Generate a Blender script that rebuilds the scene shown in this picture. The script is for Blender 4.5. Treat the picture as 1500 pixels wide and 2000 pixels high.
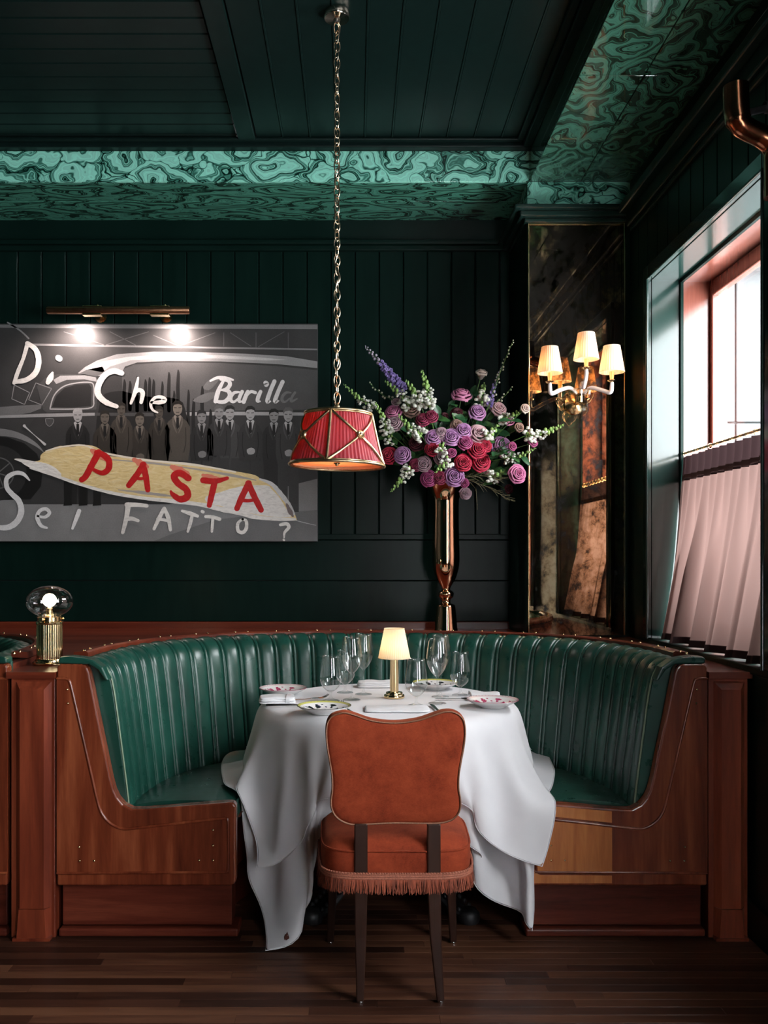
import bpy, bmesh, math, random
from mathutils import Vector, Matrix, noise

for o in list(bpy.data.objects):
    bpy.data.objects.remove(o)
SC = bpy.context.scene
COL = SC.collection
PI = math.pi
FOC, HX, HY, CAMZ = 1750.0, 692.0, 1088.0, 1.40

# ---------------------------------------------------------------- camera
cam_d = bpy.data.cameras.new('camera')
cam_d.sensor_width = 36.0
cam_d.lens = FOC / 2000.0 * 36.0
cam_d.shift_x = (750.0 - HX) / 2000.0
cam_d.shift_y = (HY - 1000.0) / 2000.0
cam_d.clip_start = 0.05
cam = bpy.data.objects.new('camera', cam_d)
COL.objects.link(cam)
cam.location = (0, 0, CAMZ)
cam.rotation_euler = (PI / 2, 0, 0)
SC.camera = cam

# ---------------------------------------------------------------- daylight
world = bpy.data.worlds.new('overcast_daylight')
SC.world = world
world.use_nodes = True
bg = world.node_tree.nodes['Background']
bg.inputs[0].default_value = (0.94, 0.965, 1.0, 1)
bg.inputs[1].default_value = 13.5

WINDOWS = [(3.17, 4.40), (0.85, 2.20), (-1.45, -0.10)]      # y ranges of the openings in the right-hand wall
WALLX, WIN_Z0, WIN_Z1 = 1.462, 1.0, 2.76
for (wy0, wy1) in WINDOWS:
    ld = bpy.data.lights.new('window_portal', 'AREA')
    ld.shape = 'RECTANGLE'
    ld.size = wy1 - wy0
    ld.size_y = WIN_Z1 - WIN_Z0
    ld.cycles.is_portal = True
    lo = bpy.data.objects.new('window_portal', ld)
    COL.objects.link(lo)
    lo.matrix_world = Matrix.Translation((WALLX + 0.36, (wy0 + wy1) / 2, (WIN_Z0 + WIN_Z1) / 2)) @ \
        Matrix(((0, 0, 1, 0), (1, 0, 0, 0), (0, 1, 0, 0), (0, 0, 0, 1)))

FRONT_Y, FRONT_WIN = -2.3, (0.86, 1.42, 0.30, 2.70)             # wall behind the camera and an unseen window shaped for front light (x0, x1, z0, z1)
ld = bpy.data.lights.new('window_portal', 'AREA')
ld.shape = 'RECTANGLE'
ld.size, ld.size_y = FRONT_WIN[1] - FRONT_WIN[0], FRONT_WIN[3] - FRONT_WIN[2]
ld.cycles.is_portal = True
lo = bpy.data.objects.new('window_portal', ld)
COL.objects.link(lo)
lo.location = ((FRONT_WIN[0] + FRONT_WIN[1]) / 2, FRONT_Y - 0.22, (FRONT_WIN[2] + FRONT_WIN[3]) / 2)
lo.rotation_euler = (PI / 2, 0, PI)                              # faces +Y, into the room

vs = SC.view_settings
vs.view_transform = 'Standard'
vs.look = 'None'
vs.gamma = 1.0
vs.use_curve_mapping = False
vs.exposure = 0.80
SC.cycles.use_denoising = True
SC.cycles.max_bounces = 10
SC.cycles.diffuse_bounces = 4
SC.cycles.glossy_bounces = 5
SC.cycles.transparent_max_bounces = 24
SC.cycles.sample_clamp_indirect = 6.0
SC.cycles.caustics_reflective = False
SC.cycles.caustics_refractive = False


# ---------------------------------------------------------------- helpers
def P(px, py, Y):
    return Vector(((px - HX) * Y / FOC, Y, CAMZ - (py - HY) * Y / FOC))


ORG = {}


class MB:
    def __init__(self):
        self.v, self.f = [], []

    def add(self, vs_, fs_):
        b = len(self.v)
        self.v += [Vector(p) for p in vs_]
        self.f += [tuple(i + b for i in q) for q in fs_]
        return self

    def box(self, x0, x1, y0, y1, z0, z1):
        vs_ = [(x, y, z) for z in (z0, z1) for y in (y0, y1) for x in (x0, x1)]
        return self.add(vs_, [(0, 2, 3, 1), (4, 5, 7, 6), (0, 1, 5, 4), (2, 6, 7, 3), (0, 4, 6, 2), (1, 3, 7, 5)])

    def hexa(self, bot, top):
        """bot, top: four points each, same winding."""
        return self.add(list(bot) + list(top), [(3, 2, 1, 0), (4, 5, 6, 7), (0, 1, 5, 4), (1, 2, 6, 5), (2, 3, 7, 6), (3, 0, 4, 7)])

    def prism(self, pts, vec):
        n = len(pts)
        vec = Vector(vec)
        a = [Vector(p) for p in pts]
        return self.add(a + [p + vec for p in a], [tuple(range(n))[::-1], tuple(range(n, 2 * n))] +
                        [(i, (i + 1) % n, n + (i + 1) % n, n + i) for i in range(n)])

    def grid(self, rows, closed_u=False, closed_v=False):
        """rows: list of lists of points"""
        nu, nv = len(rows[0]), len(rows)
        fs_ = []
        for j in range(nv if closed_v else nv - 1):
            for i in range(nu if closed_u else nu - 1):
                a, b = j * nu + i, j * nu + (i + 1) % nu
                k = (j + 1) % nv
                fs_.append((a, b, k * nu + (i + 1) % nu, k * nu + i))
        return self.add([p for r in rows for p in r], fs_)

    def lathe(self, prof, c=(0, 0, 0), n=24, axis=None, rot=0.0, rad=None):
        c = Vector(c)
        rows = []
        for r, z in prof:
            rr = max(r, 1e-5)
            row = []
            for i in range(n):
                a = rot + 2 * PI * i / n
                k = rr * (rad(a, z) if rad else 1.0)
                p = Vector((k * math.cos(a), k * math.sin(a), z))
                if axis is not None:
                    p = axis @ p
                row.append(c + p)
            rows.append(row)
        return self.grid(rows, closed_u=True)

    def tube(self, pts, r, n=8, closed=False, caps=True, flat=1.0):
        pts = [Vector(p) for p in pts]
        m = len(pts)
        rs = r if isinstance(r, (list, tuple)) else [r] * m
        up = None
        rows = []
        for i, p in enumerate(pts):
            a = pts[(i - 1) % m] if (closed or i > 0) else p
            b = pts[(i + 1) % m] if (closed or i < m - 1) else p
            t = (b - a)
            if t.length < 1e-9:
                t = Vector((0, 0, 1))
            t.normalize()
            if up is None:
                up = Vector((0, 0, 1)) if abs(t.z) < 0.9 else Vector((1, 0, 0))
            s = t.cross(up)
            if s.length < 1e-6:
                s = t.orthogonal()
            s.normalize()
            up = s.cross(t).normalized()
            rows.append([p + (s * math.cos(2 * PI * k / n) + up * math.sin(2 * PI * k / n) * flat) * rs[i] for k in range(n)])
        b = len(self.v)
        self.grid(rows, closed_u=True, closed_v=closed)
        if caps and not closed:
            self.f.append(tuple(b + k for k in range(n))[::-1])
            self.f.append(tuple(b + (m - 1) * n + k for k in range(n)))
        return self

    def ball(self, c, r, nu=12, nv=8, sq=(1, 1, 1)):
        c = Vector(c)
        rows = []
        for j in range(nv + 1):
            a = -PI / 2 + PI * j / nv
            rows.append([c + Vector((r * sq[0] * max(math.cos(a), 1e-4) * math.cos(2 * PI * i / nu),
                                     r * sq[1] * max(math.cos(a), 1e-4) * math.sin(2 * PI * i / nu), r * sq[2] * math.sin(a))) for i in range(nu)])
        return self.grid(rows, closed_u=True)

    def build(self, name, m, parent=None, smooth=None, bevel=None, subsurf=0, loc=None, seg=2, recalc=True):
        org = Vector(loc) if loc is not None else (ORG[parent.name] if parent is not None else Vector((0, 0, 0)))
        me = bpy.data.meshes.new(name)
        me.from_pydata([p - org for p in self.v], [], self.f)
        if recalc:
            b_ = bmesh.new()
            b_.from_mesh(me)
            bmesh.ops.recalc_face_normals(b_, faces=b_.faces)
            b_.to_mesh(me)
            b_.free()
        me.materials.append(m)
        if smooth is not None:
            me.polygons.foreach_set('use_smooth', [True] * len(me.polygons))
            if smooth < 179:
                me.set_sharp_from_angle(angle=math.radians(smooth))
        o = bpy.data.objects.new(name, me)
        COL.objects.link(o)
        if parent is not None:
            o.parent = parent
            o.location = org - ORG[parent.name]
        else:
            o.location = org
        ORG[o.name] = org
        if bevel:
            md = o.modifiers.new('bevel', 'BEVEL')
            md.width = bevel
            md.segments = seg
            md.limit_method = 'ANGLE'
            md.angle_limit = math.radians(40)
        if subsurf:
            md = o.modifiers.new('sub', 'SUBSURF')
            md.levels = subsurf
            md.render_levels = subsurf
        return o


def tag(o, label=None, cat=None, group=None, kind=None):
    if label:
        o['label'] = label
    if cat:
        o['category'] = cat
    if group:
        o['group'] = group
    if kind:
        o['kind'] = kind
    return o


def thing(name, label, cat, loc=(0, 0, 0), group=None, kind=None):
    o = bpy.data.objects.new(name, None)
    o.empty_display_size = 0.05
    COL.objects.link(o)
    o.location = loc
    ORG[o.name] = Vector(loc)
    return tag(o, label, cat, group, kind)


def dup(o, parent=None):
    c = o.copy()
    COL.objects.link(c)
    c.parent = parent
    for ch in list(o.children):
        dup(ch, c)
    return c


def inst(src, loc, parent, name=None):
    """a linked copy of a piece, moved: shares mesh data"""
    c = src.copy()
    COL.objects.link(c)
    c.parent = parent
    c.location = loc
    return c


def catmull(pts, k=6, closed=False):
    pts = [Vector(p) for p in pts]
    n = len(pts)
    out = []
    for i in range(n if closed else n - 1):
        p0 = pts[(i - 1) % n] if (closed or i > 0) else pts[0]
        p1, p2 = pts[i], pts[(i + 1) % n]
        p3 = pts[(i + 2) % n] if (closed or i + 2 < n) else pts[-1]
        for s in range(k):
            t = s / k
            out.append(0.5 * ((2 * p1) + (p2 - p0) * t + (2 * p0 - 5 * p1 + 4 * p2 - p3) * t * t + (3 * p1 - p0 - 3 * p2 + p3) * t ** 3))
    if not closed:
        out.append(pts[-1])
    return out


# ---------------------------------------------------------------- materials
class NT:
    def __init__(self, name):
        self.m = bpy.data.materials.new(name)
        self.m.use_nodes = True
        self.t = self.m.node_tree
        self.b = self.t.nodes['Principled BSDF']
        self.out = self.t.nodes['Material Output']

    def n(self, typ, **kw):
        x = self.t.nodes.new(typ)
        for k, v in kw.items():
            if k.startswith('i_'):
                key = k[2:].replace('_', ' ')
                x.inputs[key if key in x.inputs else int(k[2:]) if k[2:].isdigit() else key].default_value = v
            else:
                setattr(x, k, v)
        return x

    def l(self, a, b):
        self.t.links.new(a, b)

    def coords(self, scale=(1, 1, 1), rnd=0.0, kind='Object'):
        tc = self.n('ShaderNodeTexCoord')
        mp = self.n('ShaderNodeMapping')
        mp.inputs['Scale'].default_value = scale
        self.l(tc.outputs[kind], mp.inputs['Vector'])
        if rnd:
            oi = self.n('ShaderNodeObjectInfo')
            mu = self.n('ShaderNodeVectorMath', operation='SCALE')
            mu.inputs[0].default_value = (7.3 * rnd, 3.1 * rnd, 5.7 * rnd)
            self.l(oi.outputs['Random'], mu.inputs['Scale'])
            self.l(mu.outputs[0], mp.inputs['Location'])
        return mp.outputs['Vector']

    def noise(self, vec, scale, detail=4, rough=0.55, dist=0.0):
        x = self.n('ShaderNodeTexNoise')
        x.inputs['Scale'].default_value = scale
        x.inputs['Detail'].default_value = detail
        x.inputs['Roughness'].default_value = rough
        x.inputs['Distortion'].default_value = dist
        self.l(vec, x.inputs['Vector'])
        return x.outputs['Fac']

    def math(self, op, a, b=0.0, c=None):
        x = self.n('ShaderNodeMath', operation=op)
        for i, q in enumerate((a, b, c)):
            if q is None:
                continue
            if isinstance(q, (int, float)):
                x.inputs[i].default_value = q
            else:
                self.l(q, x.inputs[i])
        return x.outputs[0]

    def ramp(self, fac, stops, interp='LINEAR'):
        x = self.n('ShaderNodeValToRGB')
        cr = x.color_ramp
        cr.interpolation = interp
        while len(cr.elements) < len(stops):
            cr.elements.new(0.5)
        for e, (p, c) in zip(cr.elements, stops):
            e.position = p
            e.color = (*c, 1) if len(c) == 3 else c
        self.l(fac, x.inputs['Fac'])
        return x.outputs['Color']

    def bump(self, h, strength=0.2, dist=0.01, normal=None):
        x = self.n('ShaderNodeBump')
        x.inputs['Strength'].default_value = strength
        x.inputs['Distance'].default_value = dist
        self.l(h, x.inputs['Height'])
        if normal is not None:
            self.l(normal, x.inputs['Normal'])
        self.l(x.outputs['Normal'], self.b.inputs['Normal'])
        return x.outputs['Normal']

    def set(self, **kw):
        names = {'color': 'Base Color', 'rough': 'Roughness', 'metal': 'Metallic', 'coat': 'Coat Weight', 'coatr': 'Coat Roughness',
                 'spec': 'Specular IOR Level', 'sheen': 'Sheen Weight', 'sheenr': 'Sheen Roughness', 'sheent': 'Sheen Tint',
                 'emit': 'Emission Color', 'emits': 'Emission Strength', 'sss': 'Subsurface Weight', 'alpha': 'Alpha'}
        for k, v in kw.items():
            i = self.b.inputs[names[k]]
            if hasattr(v, 'node'):
                self.l(v, i)
            else:
                i.default_value = (*v, 1) if isinstance(v, (tuple, list)) and len(v) == 3 else v
        return self


def plain(name, color, rough=0.5, metal=0.0, **kw):
    return NT(name).set(color=color, rough=rough, metal=metal, **kw).m


def speckled(name, color, rough=0.5, amt=0.25, scale=30, bump=0.1, metal=0.0, axis=(1, 1, 1), dist=0.002, rnd=0.0, **kw):
    """a base colour with fine uneven grain"""
    t = NT(name)
    v = t.coords(axis, rnd)
    f = t.noise(v, scale, 5)
    lo = tuple(c * (1 - amt) for c in color)
    hi = tuple(min(1, c * (1 + amt)) for c in color)
    t.set(color=t.ramp(f, [(0.3, lo), (0.7, hi)]), rough=rough, metal=metal, **kw)
    if bump:
        t.bump(f, bump, dist)
    return t.m


def wood(name, dark, mid, light, grain='x', scale=1.0, rough=0.3, coat=0.4, fig=1.0, rnd=1.0, vary=0.0):
    t = NT(name)
    s = {'x': (1.2, 14, 14), 'y': (14, 1.2, 14), 'z': (14, 14, 1.2)}[grain]
    v = t.coords(tuple(q * scale for q in s), rnd)
    big = t.noise(t.coords(tuple(q * scale * 0.16 for q in s), rnd), 2.0, 3, 0.5, 1.2 * fig)
    f1 = t.noise(v, 3.0, 6, 0.6, 0.6)
    f2 = t.noise(v, 16.0, 3, 0.6)
    mix = t.math('ADD', t.math('MULTIPLY', big, 0.55), t.math('ADD', t.math('MULTIPLY', f1, 0.35), t.math('MULTIPLY', f2, 0.10)))
    if vary:                                                          # each piece a little lighter or darker than its neighbour
        oi = t.n('ShaderNodeObjectInfo')
        mix = t.math('ADD', mix, t.math('MULTIPLY', t.math('SUBTRACT', oi.outputs['Random'], 0.5), vary))
    t.set(color=t.ramp(mix, [(0.34, dark), (0.5, mid), (0.66, light)]), rough=rough, coat=coat, coatr=0.15, spec=0.5 if coat > 0.2 else 0.25)
    t.bump(f2, 0.05, 0.001)
    return t.m


def emitter(name, color, strength):
    t = NT(name)
    e = t.n('ShaderNodeEmission')
    e.inputs[0].default_value = (*color, 1)
    e.inputs[1].default_value = strength
    t.l(e.outputs[0], t.out.inputs['Surface'])
    return t.m


def thin_glass(name, tint=(0.97, 0.98, 0.98), edge=(0.70, 0.72, 0.72), ior=1.55, rough=0.0, relief=None, gcol=(1, 1, 1)):
    """thin-walled clear glass: passes light straight, mirrors by Fresnel, thicker-looking at its edges"""
    t = NT(name)
    tr = t.n('ShaderNodeBsdfTransparent')
    gl = t.n('ShaderNodeBsdfGlossy')
    gl.inputs['Color'].default_value = (*gcol, 1)
    gl.inputs['Roughness'].default_value = rough
    lw = t.n('ShaderNodeLayerWeight')
    lw.inputs['Blend'].default_value = 0.5
    f0 = ((ior - 1) / (ior + 1)) ** 2
    t.l(t.ramp(lw.outputs['Facing'], [(0.0, tint), (0.62, tint), (1.0, edge)]), tr.inputs['Color'])
    mx = t.n('ShaderNodeMixShader')
    t.l(t.math('ADD', t.math('MULTIPLY', t.math('POWER', lw.outputs['Facing'], 5.0), 1.0 - f0), f0), mx.inputs[0])
    t.l(tr.outputs[0], mx.inputs[1])
    t.l(gl.outputs[0], mx.inputs[2])
    t.l(mx.outputs[0], t.out.inputs['Surface'])
    if relief:
        bp = t.n('ShaderNodeBump')
        bp.inputs['Strength'].default_value = relief[0]
        bp.inputs['Distance'].default_value = 0.004
        t.l(t.noise(t.coords(relief[2] if len(relief) > 2 else (1, 1, 1)), relief[1], 2), bp.inputs['Height'])
        t.l(bp.outputs[0], gl.inputs['Normal'])
        t.l(bp.outputs[0], lw.inputs['Normal'])
    return t.m


def fabric_shade(name, color, trans=0.5, bump_scale=(1, 1, 1), clear=0.0, rough=0.8, tcol=None, fine=60):
    t = NT(name)
    t.set(color=color, rough=rough)
    tl = t.n('ShaderNodeBsdfTranslucent')
    tl.inputs['Color'].default_value = (*(tcol or color), 1)
    mx = t.n('ShaderNodeMixShader')
    mx.inputs[0].default_value = trans
    t.l(t.b.outputs[0], mx.inputs[1])
    t.l(tl.outputs[0], mx.inputs[2])
    last = mx.outputs[0]
    if clear:
        tp = t.n('ShaderNodeBsdfTransparent')
        m2 = t.n('ShaderNodeMixShader')
        m2.inputs[0].default_value = clear
        t.l(last, m2.inputs[1])
        t.l(tp.outputs[0], m2.inputs[2])
        last = m2.outputs[0]
    t.l(last, t.out.inputs['Surface'])
    t.bump(t.noise(t.coords(bump_scale), fine, 2), 0.15, 0.001)
    return t.m


def malachite(name, light=(0.27, 0.70, 0.57), mid=(0.09, 0.34, 0.26), dark=(0.006, 0.035, 0.027), scale=5.0, stretch=(1, 1, 1), rough=0.22, rings=84.0, coat=0.6, coatr=0.08, gap=1.0):
    t = NT(name)
    v = t.coords(stretch)
    wob = t.n('ShaderNodeTexNoise')
    wob.inputs['Scale'].default_value = scale * 0.9
    wob.inputs['Detail'].default_value = 3
    t.l(v, wob.inputs['Vector'])
    sub = t.n('ShaderNodeVectorMath', operation='SUBTRACT')
    sub.inputs[1].default_value = (0.5, 0.5, 0.5)
    t.l(wob.outputs['Color'], sub.inputs[0])
    sc_ = t.n('ShaderNodeVectorMath', operation='SCALE')
    sc_.inputs['Scale'].default_value = 0.34 * 5.0 / scale
    t.l(sub.outputs[0], sc_.inputs[0])
    ad = t.n('ShaderNodeVectorMath', operation='ADD')
    t.l(v, ad.inputs[0])
    t.l(sc_.outputs[0], ad.inputs[1])
    vo = t.n('ShaderNodeTexVoronoi', feature='F1')
    vo.inputs['Scale'].default_value = scale
    vo.inputs['Randomness'].default_value = 0.9
    t.l(ad.outputs[0], vo.inputs['Vector'])
    ve = t.n('ShaderNodeTexVoronoi', feature='DISTANCE_TO_EDGE')
    ve.inputs['Scale'].default_value = scale
    ve.inputs['Randomness'].default_value = 0.9
    t.l(ad.outputs[0], ve.inputs['Vector'])
    n1 = t.noise(ad.outputs[0], scale * 1.3, 3)
    n2 = t.noise(ad.outputs[0], scale * 9.0, 3)
    ph = t.math('ADD', t.math('MULTIPLY', vo.outputs['Distance'], rings), t.math('ADD', t.math('MULTIPLY', n1, 9.0), t.math('MULTIPLY', n2, 1.6)))
    s1 = t.math('SINE', ph)
    s2 = t.math('SINE', t.math('MULTIPLY', ph, 2.63))
    s3 = t.math('SINE', t.math('MULTIPLY', ph, 0.29))
    r = t.math('ADD', t.math('ADD', t.math('MULTIPLY', s1, 0.15), t.math('MULTIPLY', s2, 0.14)), t.math('MULTIPLY', s3, 0.27))
    r = t.math('ADD', r, 0.54)
    edge = t.ramp(t.math('ADD', ve.outputs['Distance'], t.math('MULTIPLY', n1, 0.05)), [(0.012 * gap, (0, 0, 0)), (0.045 * gap, (0.22, 0.22, 0.22)), (0.085 * gap, (1, 1, 1))])
    r = t.math('MULTIPLY', r, edge)
    t.set(color=t.ramp(r, [(0.12, dark), (0.36, mid), (0.55, light), (0.95, tuple(min(1, c * 1.25) for c in light))]), rough=rough, coat=coat, coatr=coatr)
    return t.m


PAINT = (0.0085, 0.0235, 0.0195)
M = {}
t = NT('dark_green_gloss_paint')
vv = t.coords((1, 1, 1))
t.set(color=t.ramp(t.noise(vv, 3.0, 3), [(0.3, (0.0032, 0.0130, 0.0102)), (0.7, (0.0048, 0.0170, 0.0136))]), rough=0.30, spec=0.12)
t.bump(t.noise(vv, 45.0, 3), 0.06, 0.002)
M['paint'] = t.m
t = NT('dark_green_board_paint')
vv = t.coords((6, 6, 1), 1.0)
t.set(color=t.ramp(t.noise(vv, 3.0, 3), [(0.3, (0.0030, 0.0125, 0.0098)), (0.7, (0.0050, 0.0175, 0.0138))]), rough=0.28, spec=0.11)
t.bump(t.noise(vv, 14.0, 4), 0.10, 0.002)
M['board'] = t.m
M['gap'] = plain('dark_joint', (0.002, 0.004, 0.0035), 0.8)
M['gloss'] = plain('window_reveal_gloss_paint', (0.012, 0.032, 0.027), 0.16, coat=0.5, coatr=0.08)
M['ceil'] = speckled('ceiling_green_paint', (0.0042, 0.0118, 0.0105), 0.34, 0.15, 20, 0.05, spec=0.15)
M['mal_light'] = malachite('malachite_beam_face', light=(0.30, 0.76, 0.62), mid=(0.085, 0.33, 0.25), dark=(0.005, 0.030, 0.022), scale=4.4, stretch=(0.85, 1, 1.1), gap=0.55, rings=72)
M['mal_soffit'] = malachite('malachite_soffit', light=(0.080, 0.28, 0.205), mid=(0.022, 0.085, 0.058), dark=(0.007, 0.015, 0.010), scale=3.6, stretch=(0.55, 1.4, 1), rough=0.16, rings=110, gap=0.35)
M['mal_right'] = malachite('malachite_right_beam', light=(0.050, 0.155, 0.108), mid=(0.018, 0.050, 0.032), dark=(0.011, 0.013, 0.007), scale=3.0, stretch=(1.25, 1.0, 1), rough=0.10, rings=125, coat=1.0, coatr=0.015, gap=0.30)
M['mah_x'] = wood('mahogany_across', (0.062, 0.010, 0.005), (0.135, 0.024, 0.011), (0.23, 0.046, 0.020), 'x', 0.8)
M['mah_z'] = wood('mahogany_upright', (0.078, 0.013, 0.006), (0.175, 0.032, 0.014), (0.31, 0.066, 0.028), 'z', 0.7, fig=1.8)
M['veneer'] = wood('figured_mahogany_veneer', (0.062, 0.011, 0.005), (0.175, 0.035, 0.014), (0.33, 0.088, 0.034), 'z', 0.50, fig=3.2, rough=0.26)
M['wood_pale'] = wood('straight_grain_pale_wood', (0.30, 0.085, 0.024), (0.52, 0.175, 0.052), (0.68, 0.27, 0.085), 'z', 0.7, fig=0.5, rough=0.26)
M['plinth'] = wood('plinth_mahogany', (0.055, 0.010, 0.006), (0.115, 0.023, 0.013), (0.19, 0.044, 0.023), 'x', 1.3, coat=0.15)
M['floor'] = wood('floor_plank_wood', (0.022, 0.0085, 0.005), (0.056, 0.021, 0.012), (0.120, 0.050, 0.026), 'x', 0.9, rough=0.42, coat=0.08, fig=0.6, vary=0.26)
M['floor_far'] = M['floor']
M['dark_wood'] = wood('dark_walnut_leg', (0.014, 0.0055, 0.0035), (0.028, 0.011, 0.007), (0.050, 0.020, 0.012), 'z', 1.0, coat=0.05, rough=0.38)
M['brass'] = plain('polished_brass', (0.83, 0.62, 0.34), 0.16, 1.0)
M['bronze'] = speckled('bronze_tube', (0.40, 0.21, 0.12), 0.34, 0.2, 40, 0.04, 1.0)
M['brass_soft'] = speckled('aged_brass', (0.62, 0.46, 0.27), 0.32, 0.25, 40, 0.05, 1.0)
M['copper'] = plain('copper_gold_metal', (0.86, 0.50, 0.30), 0.07, 1.0)
M['copper_dark'] = plain('dark_copper', (0.36, 0.14, 0.075), 0.20, 1.0)
M['nickel'] = plain('pale_gold_nickel', (0.80, 0.70, 0.58), 0.14, 1.0)
M['chain'] = plain('brass_chain', (0.74, 0.60, 0.44), 0.25, 1.0)
M['steel'] = plain('cutlery_steel', (0.72, 0.72, 0.73), 0.16, 1.0)
M['iron'] = speckled('cast_iron', (0.018, 0.018, 0.020), 0.45, 0.3, 60, 0.2)
M['leather'] = None
t = NT('green_leather')
vv = t.coords((1, 1, 1))
f = t.noise(vv, 6.0, 4)
g = t.noise(vv, 130.0, 3)
t.set(color=t.ramp(f, [(0.3, (0.006, 0.040, 0.029)), (0.55, (0.010, 0.062, 0.044)), (0.75, (0.016, 0.080, 0.058))]),
      rough=t.ramp(t.noise(vv, 18.0, 5), [(0.35, (0.27, 0.27, 0.27)), (0.7, (0.36, 0.36, 0.36))]), spec=0.5)
t.bump(g, 0.10, 0.001)
M['leather'] = t.m
M['thread'] = plain('pale_welt_thread', (0.20, 0.27, 0.18), 0.6)
t = NT('rust_velvet')
vv = t.coords((1, 1, 1))
f = t.noise(vv, 11.0, 6, 0.7, 0.25)
g = t.noise(t.coords((1, 1, 2)), 190.0, 3)
t.set(color=t.ramp(t.math('ADD', t.math('MULTIPLY', f, 0.75), t.math('MULTIPLY', g, 0.25)),
                   [(0.30, (0.12, 0.016, 0.006)), (0.48, (0.22, 0.033, 0.012)), (0.70, (0.31, 0.054, 0.019))]),
      rough=0.85, sheen=0.18, sheenr=0.4, sheent=(1.0, 0.35, 0.18), spec=0.15)
t.bump(g, 0.2, 0.001)
M['velvet'] = t.m
M['gimp'] = speckled('pink_gold_braid', (0.30, 0.095, 0.055), 0.7, 0.4, 220, 0.4)
M['fringe'] = speckled('rust_fringe_thread', (0.27, 0.060, 0.028), 0.8, 0.5, 90, 0.2, axis=(1, 1, 0.05))
M['piping'] = speckled('taupe_piping', (0.20, 0.085, 0.045), 0.7, 0.3, 200, 0.2)
t = NT('white_table_linen')
vv = t.coords((1, 1, 1))
t.set(color=t.ramp(t.noise(vv, 5.0, 3), [(0.3, (0.74, 0.735, 0.765)), (0.7, (0.80, 0.795, 0.815))]), rough=0.85, sheen=0.15)
t.bump(t.noise(vv, 420.0, 2), 0.08, 0.0006)
M['linen'] = t.m
M['napkin'] = speckled('napkin_linen', (0.80, 0.80, 0.82), 0.85, 0.04, 30, 0.1)
M['china'] = plain('white_china', (0.82, 0.81, 0.80), 0.14, coat=0.5)
M['glass'] = thin_glass('clear_stemware_glass')
M['pane'] = thin_glass('window_pane_glass', tint=(0.98, 0.985, 0.98), edge=(0.8, 0.85, 0.84), ior=1.35)


# ================================================================ the setting
BZ, CZ, BY, WY = 3.39, 3.59, 4.75, 5.30     # beam underside, ceiling, front plane of beam and pilaster, back wall
XL, YF, XR = -4.6, FRONT_Y, WALLX              # far left wall, wall behind the camera, right wall


def structure(name, label, cat, loc=(0, 0, 0)):
    return thing(name, label, cat, loc, kind='structure')


# ---- floor
fl = structure('floor', 'dark brown narrow-plank wooden floor under the booth and table', 'floor')
MB().box(XL, 1.75, YF, WY, -0.06, -0.013).build('subfloor', M['gap'], fl)
FY0, FY1, FX0, FX1, PW = 2.50, 4.04, -1.60, XR, 0.048
for a in ((XL, 1.75, YF, FY0 - 0.001), (XL, 1.75, FY1, WY), (XL, FX0 - 0.001, FY0, FY1)):
    MB().box(a[0], a[1], a[2], a[3], -0.013, 0.0).build('floor_field', M['floor'], fl)
random.seed(11)
plank_cache = {}
y = FY0
while y < FY1 - 0.01:
    x = FX0 - random.uniform(0, 0.7)
    while x < FX1:
        L = random.choice((0.62, 0.84, 1.06, 1.28))
        x0, x1 = max(x, FX0), min(x + L, FX1)
        if x1 - x0 > 0.05:
            key = round(x1 - x0, 3)
            if key not in plank_cache:
                h = (x1 - x0) / 2 - 0.0003
                o = MB().box(-h, h, -PW / 2 + 0.0003, PW / 2 - 0.0003, -0.012, 0.0).build('plank', M['floor'], fl, bevel=0.0006, seg=1)
                plank_cache[key] = o
            else:
                o = inst(plank_cache[key], (0, 0, 0), fl)
            o.location = ((x0 + x1) / 2, y + PW / 2, random.uniform(-0.0003, 0.0))
        x += L
    y += PW

# ---- ceiling
ce = structure('ceiling', 'dark green board ceiling split by a flat trim strip', 'ceiling')
MB().box(XL, 1.8, YF, WY + 0.15, CZ + 0.012, CZ + 0.1).build('ceiling_deck', M['gap'], ce)
BP = 0.1425
CX0, CX1 = -0.515, 0.93
MB().box(XL, 1.8, YF, 2.30, CZ, CZ + 0.012).build('ceiling_field', M['ceil'], ce)
src = None
x = CX0
while x < CX1 - 0.02:
    w = min(BP, CX1 - x)
    if src is None or w < BP - 1e-4:
        src2 = MB().box(-w / 2 + 0.002, w / 2 - 0.002, -1.225, 1.225, 0, 0.012).build('board', M['ceil'], ce, bevel=0.005, seg=1)
        o = src2
        src = src or src2
    else:
        o = inst(src, (0, 0, 0), ce)
    o.location = (x + w / 2, 3.525, CZ)
    x += w
# thin raised beads along the joints of those boards
src = None
x = CX0 + BP
while x < CX1 - 0.02:
    o = MB().tube([(0, -1.225, 0.001), (0, 1.225, 0.001)], 0.006, 6).build('joint_bead', M['ceil'], ce, smooth=60) if src is None else inst(src, (0, 0, 0), ce)
    src = src or o
    o.location = (x, 3.525, CZ)
    x += BP
src = None
y = 2.30
while y < 4.72:
    o = MB().box(-1.99, 1.99, -0.054, 0.054, 0, 0.012).build('board', M['ceil'], ce, bevel=0.005, seg=1) if src is None else inst(src, (0, 0, 0), ce)
    src = src or o
    o.location = (-2.60, y + 0.056, CZ + 0.003)
    y += 0.112
MB().box(-0.605, -0.515, 2.30, 4.74, CZ - 0.016, CZ + 0.004).build('divider_strip', M['ceil'], ce, bevel=0.004)
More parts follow.
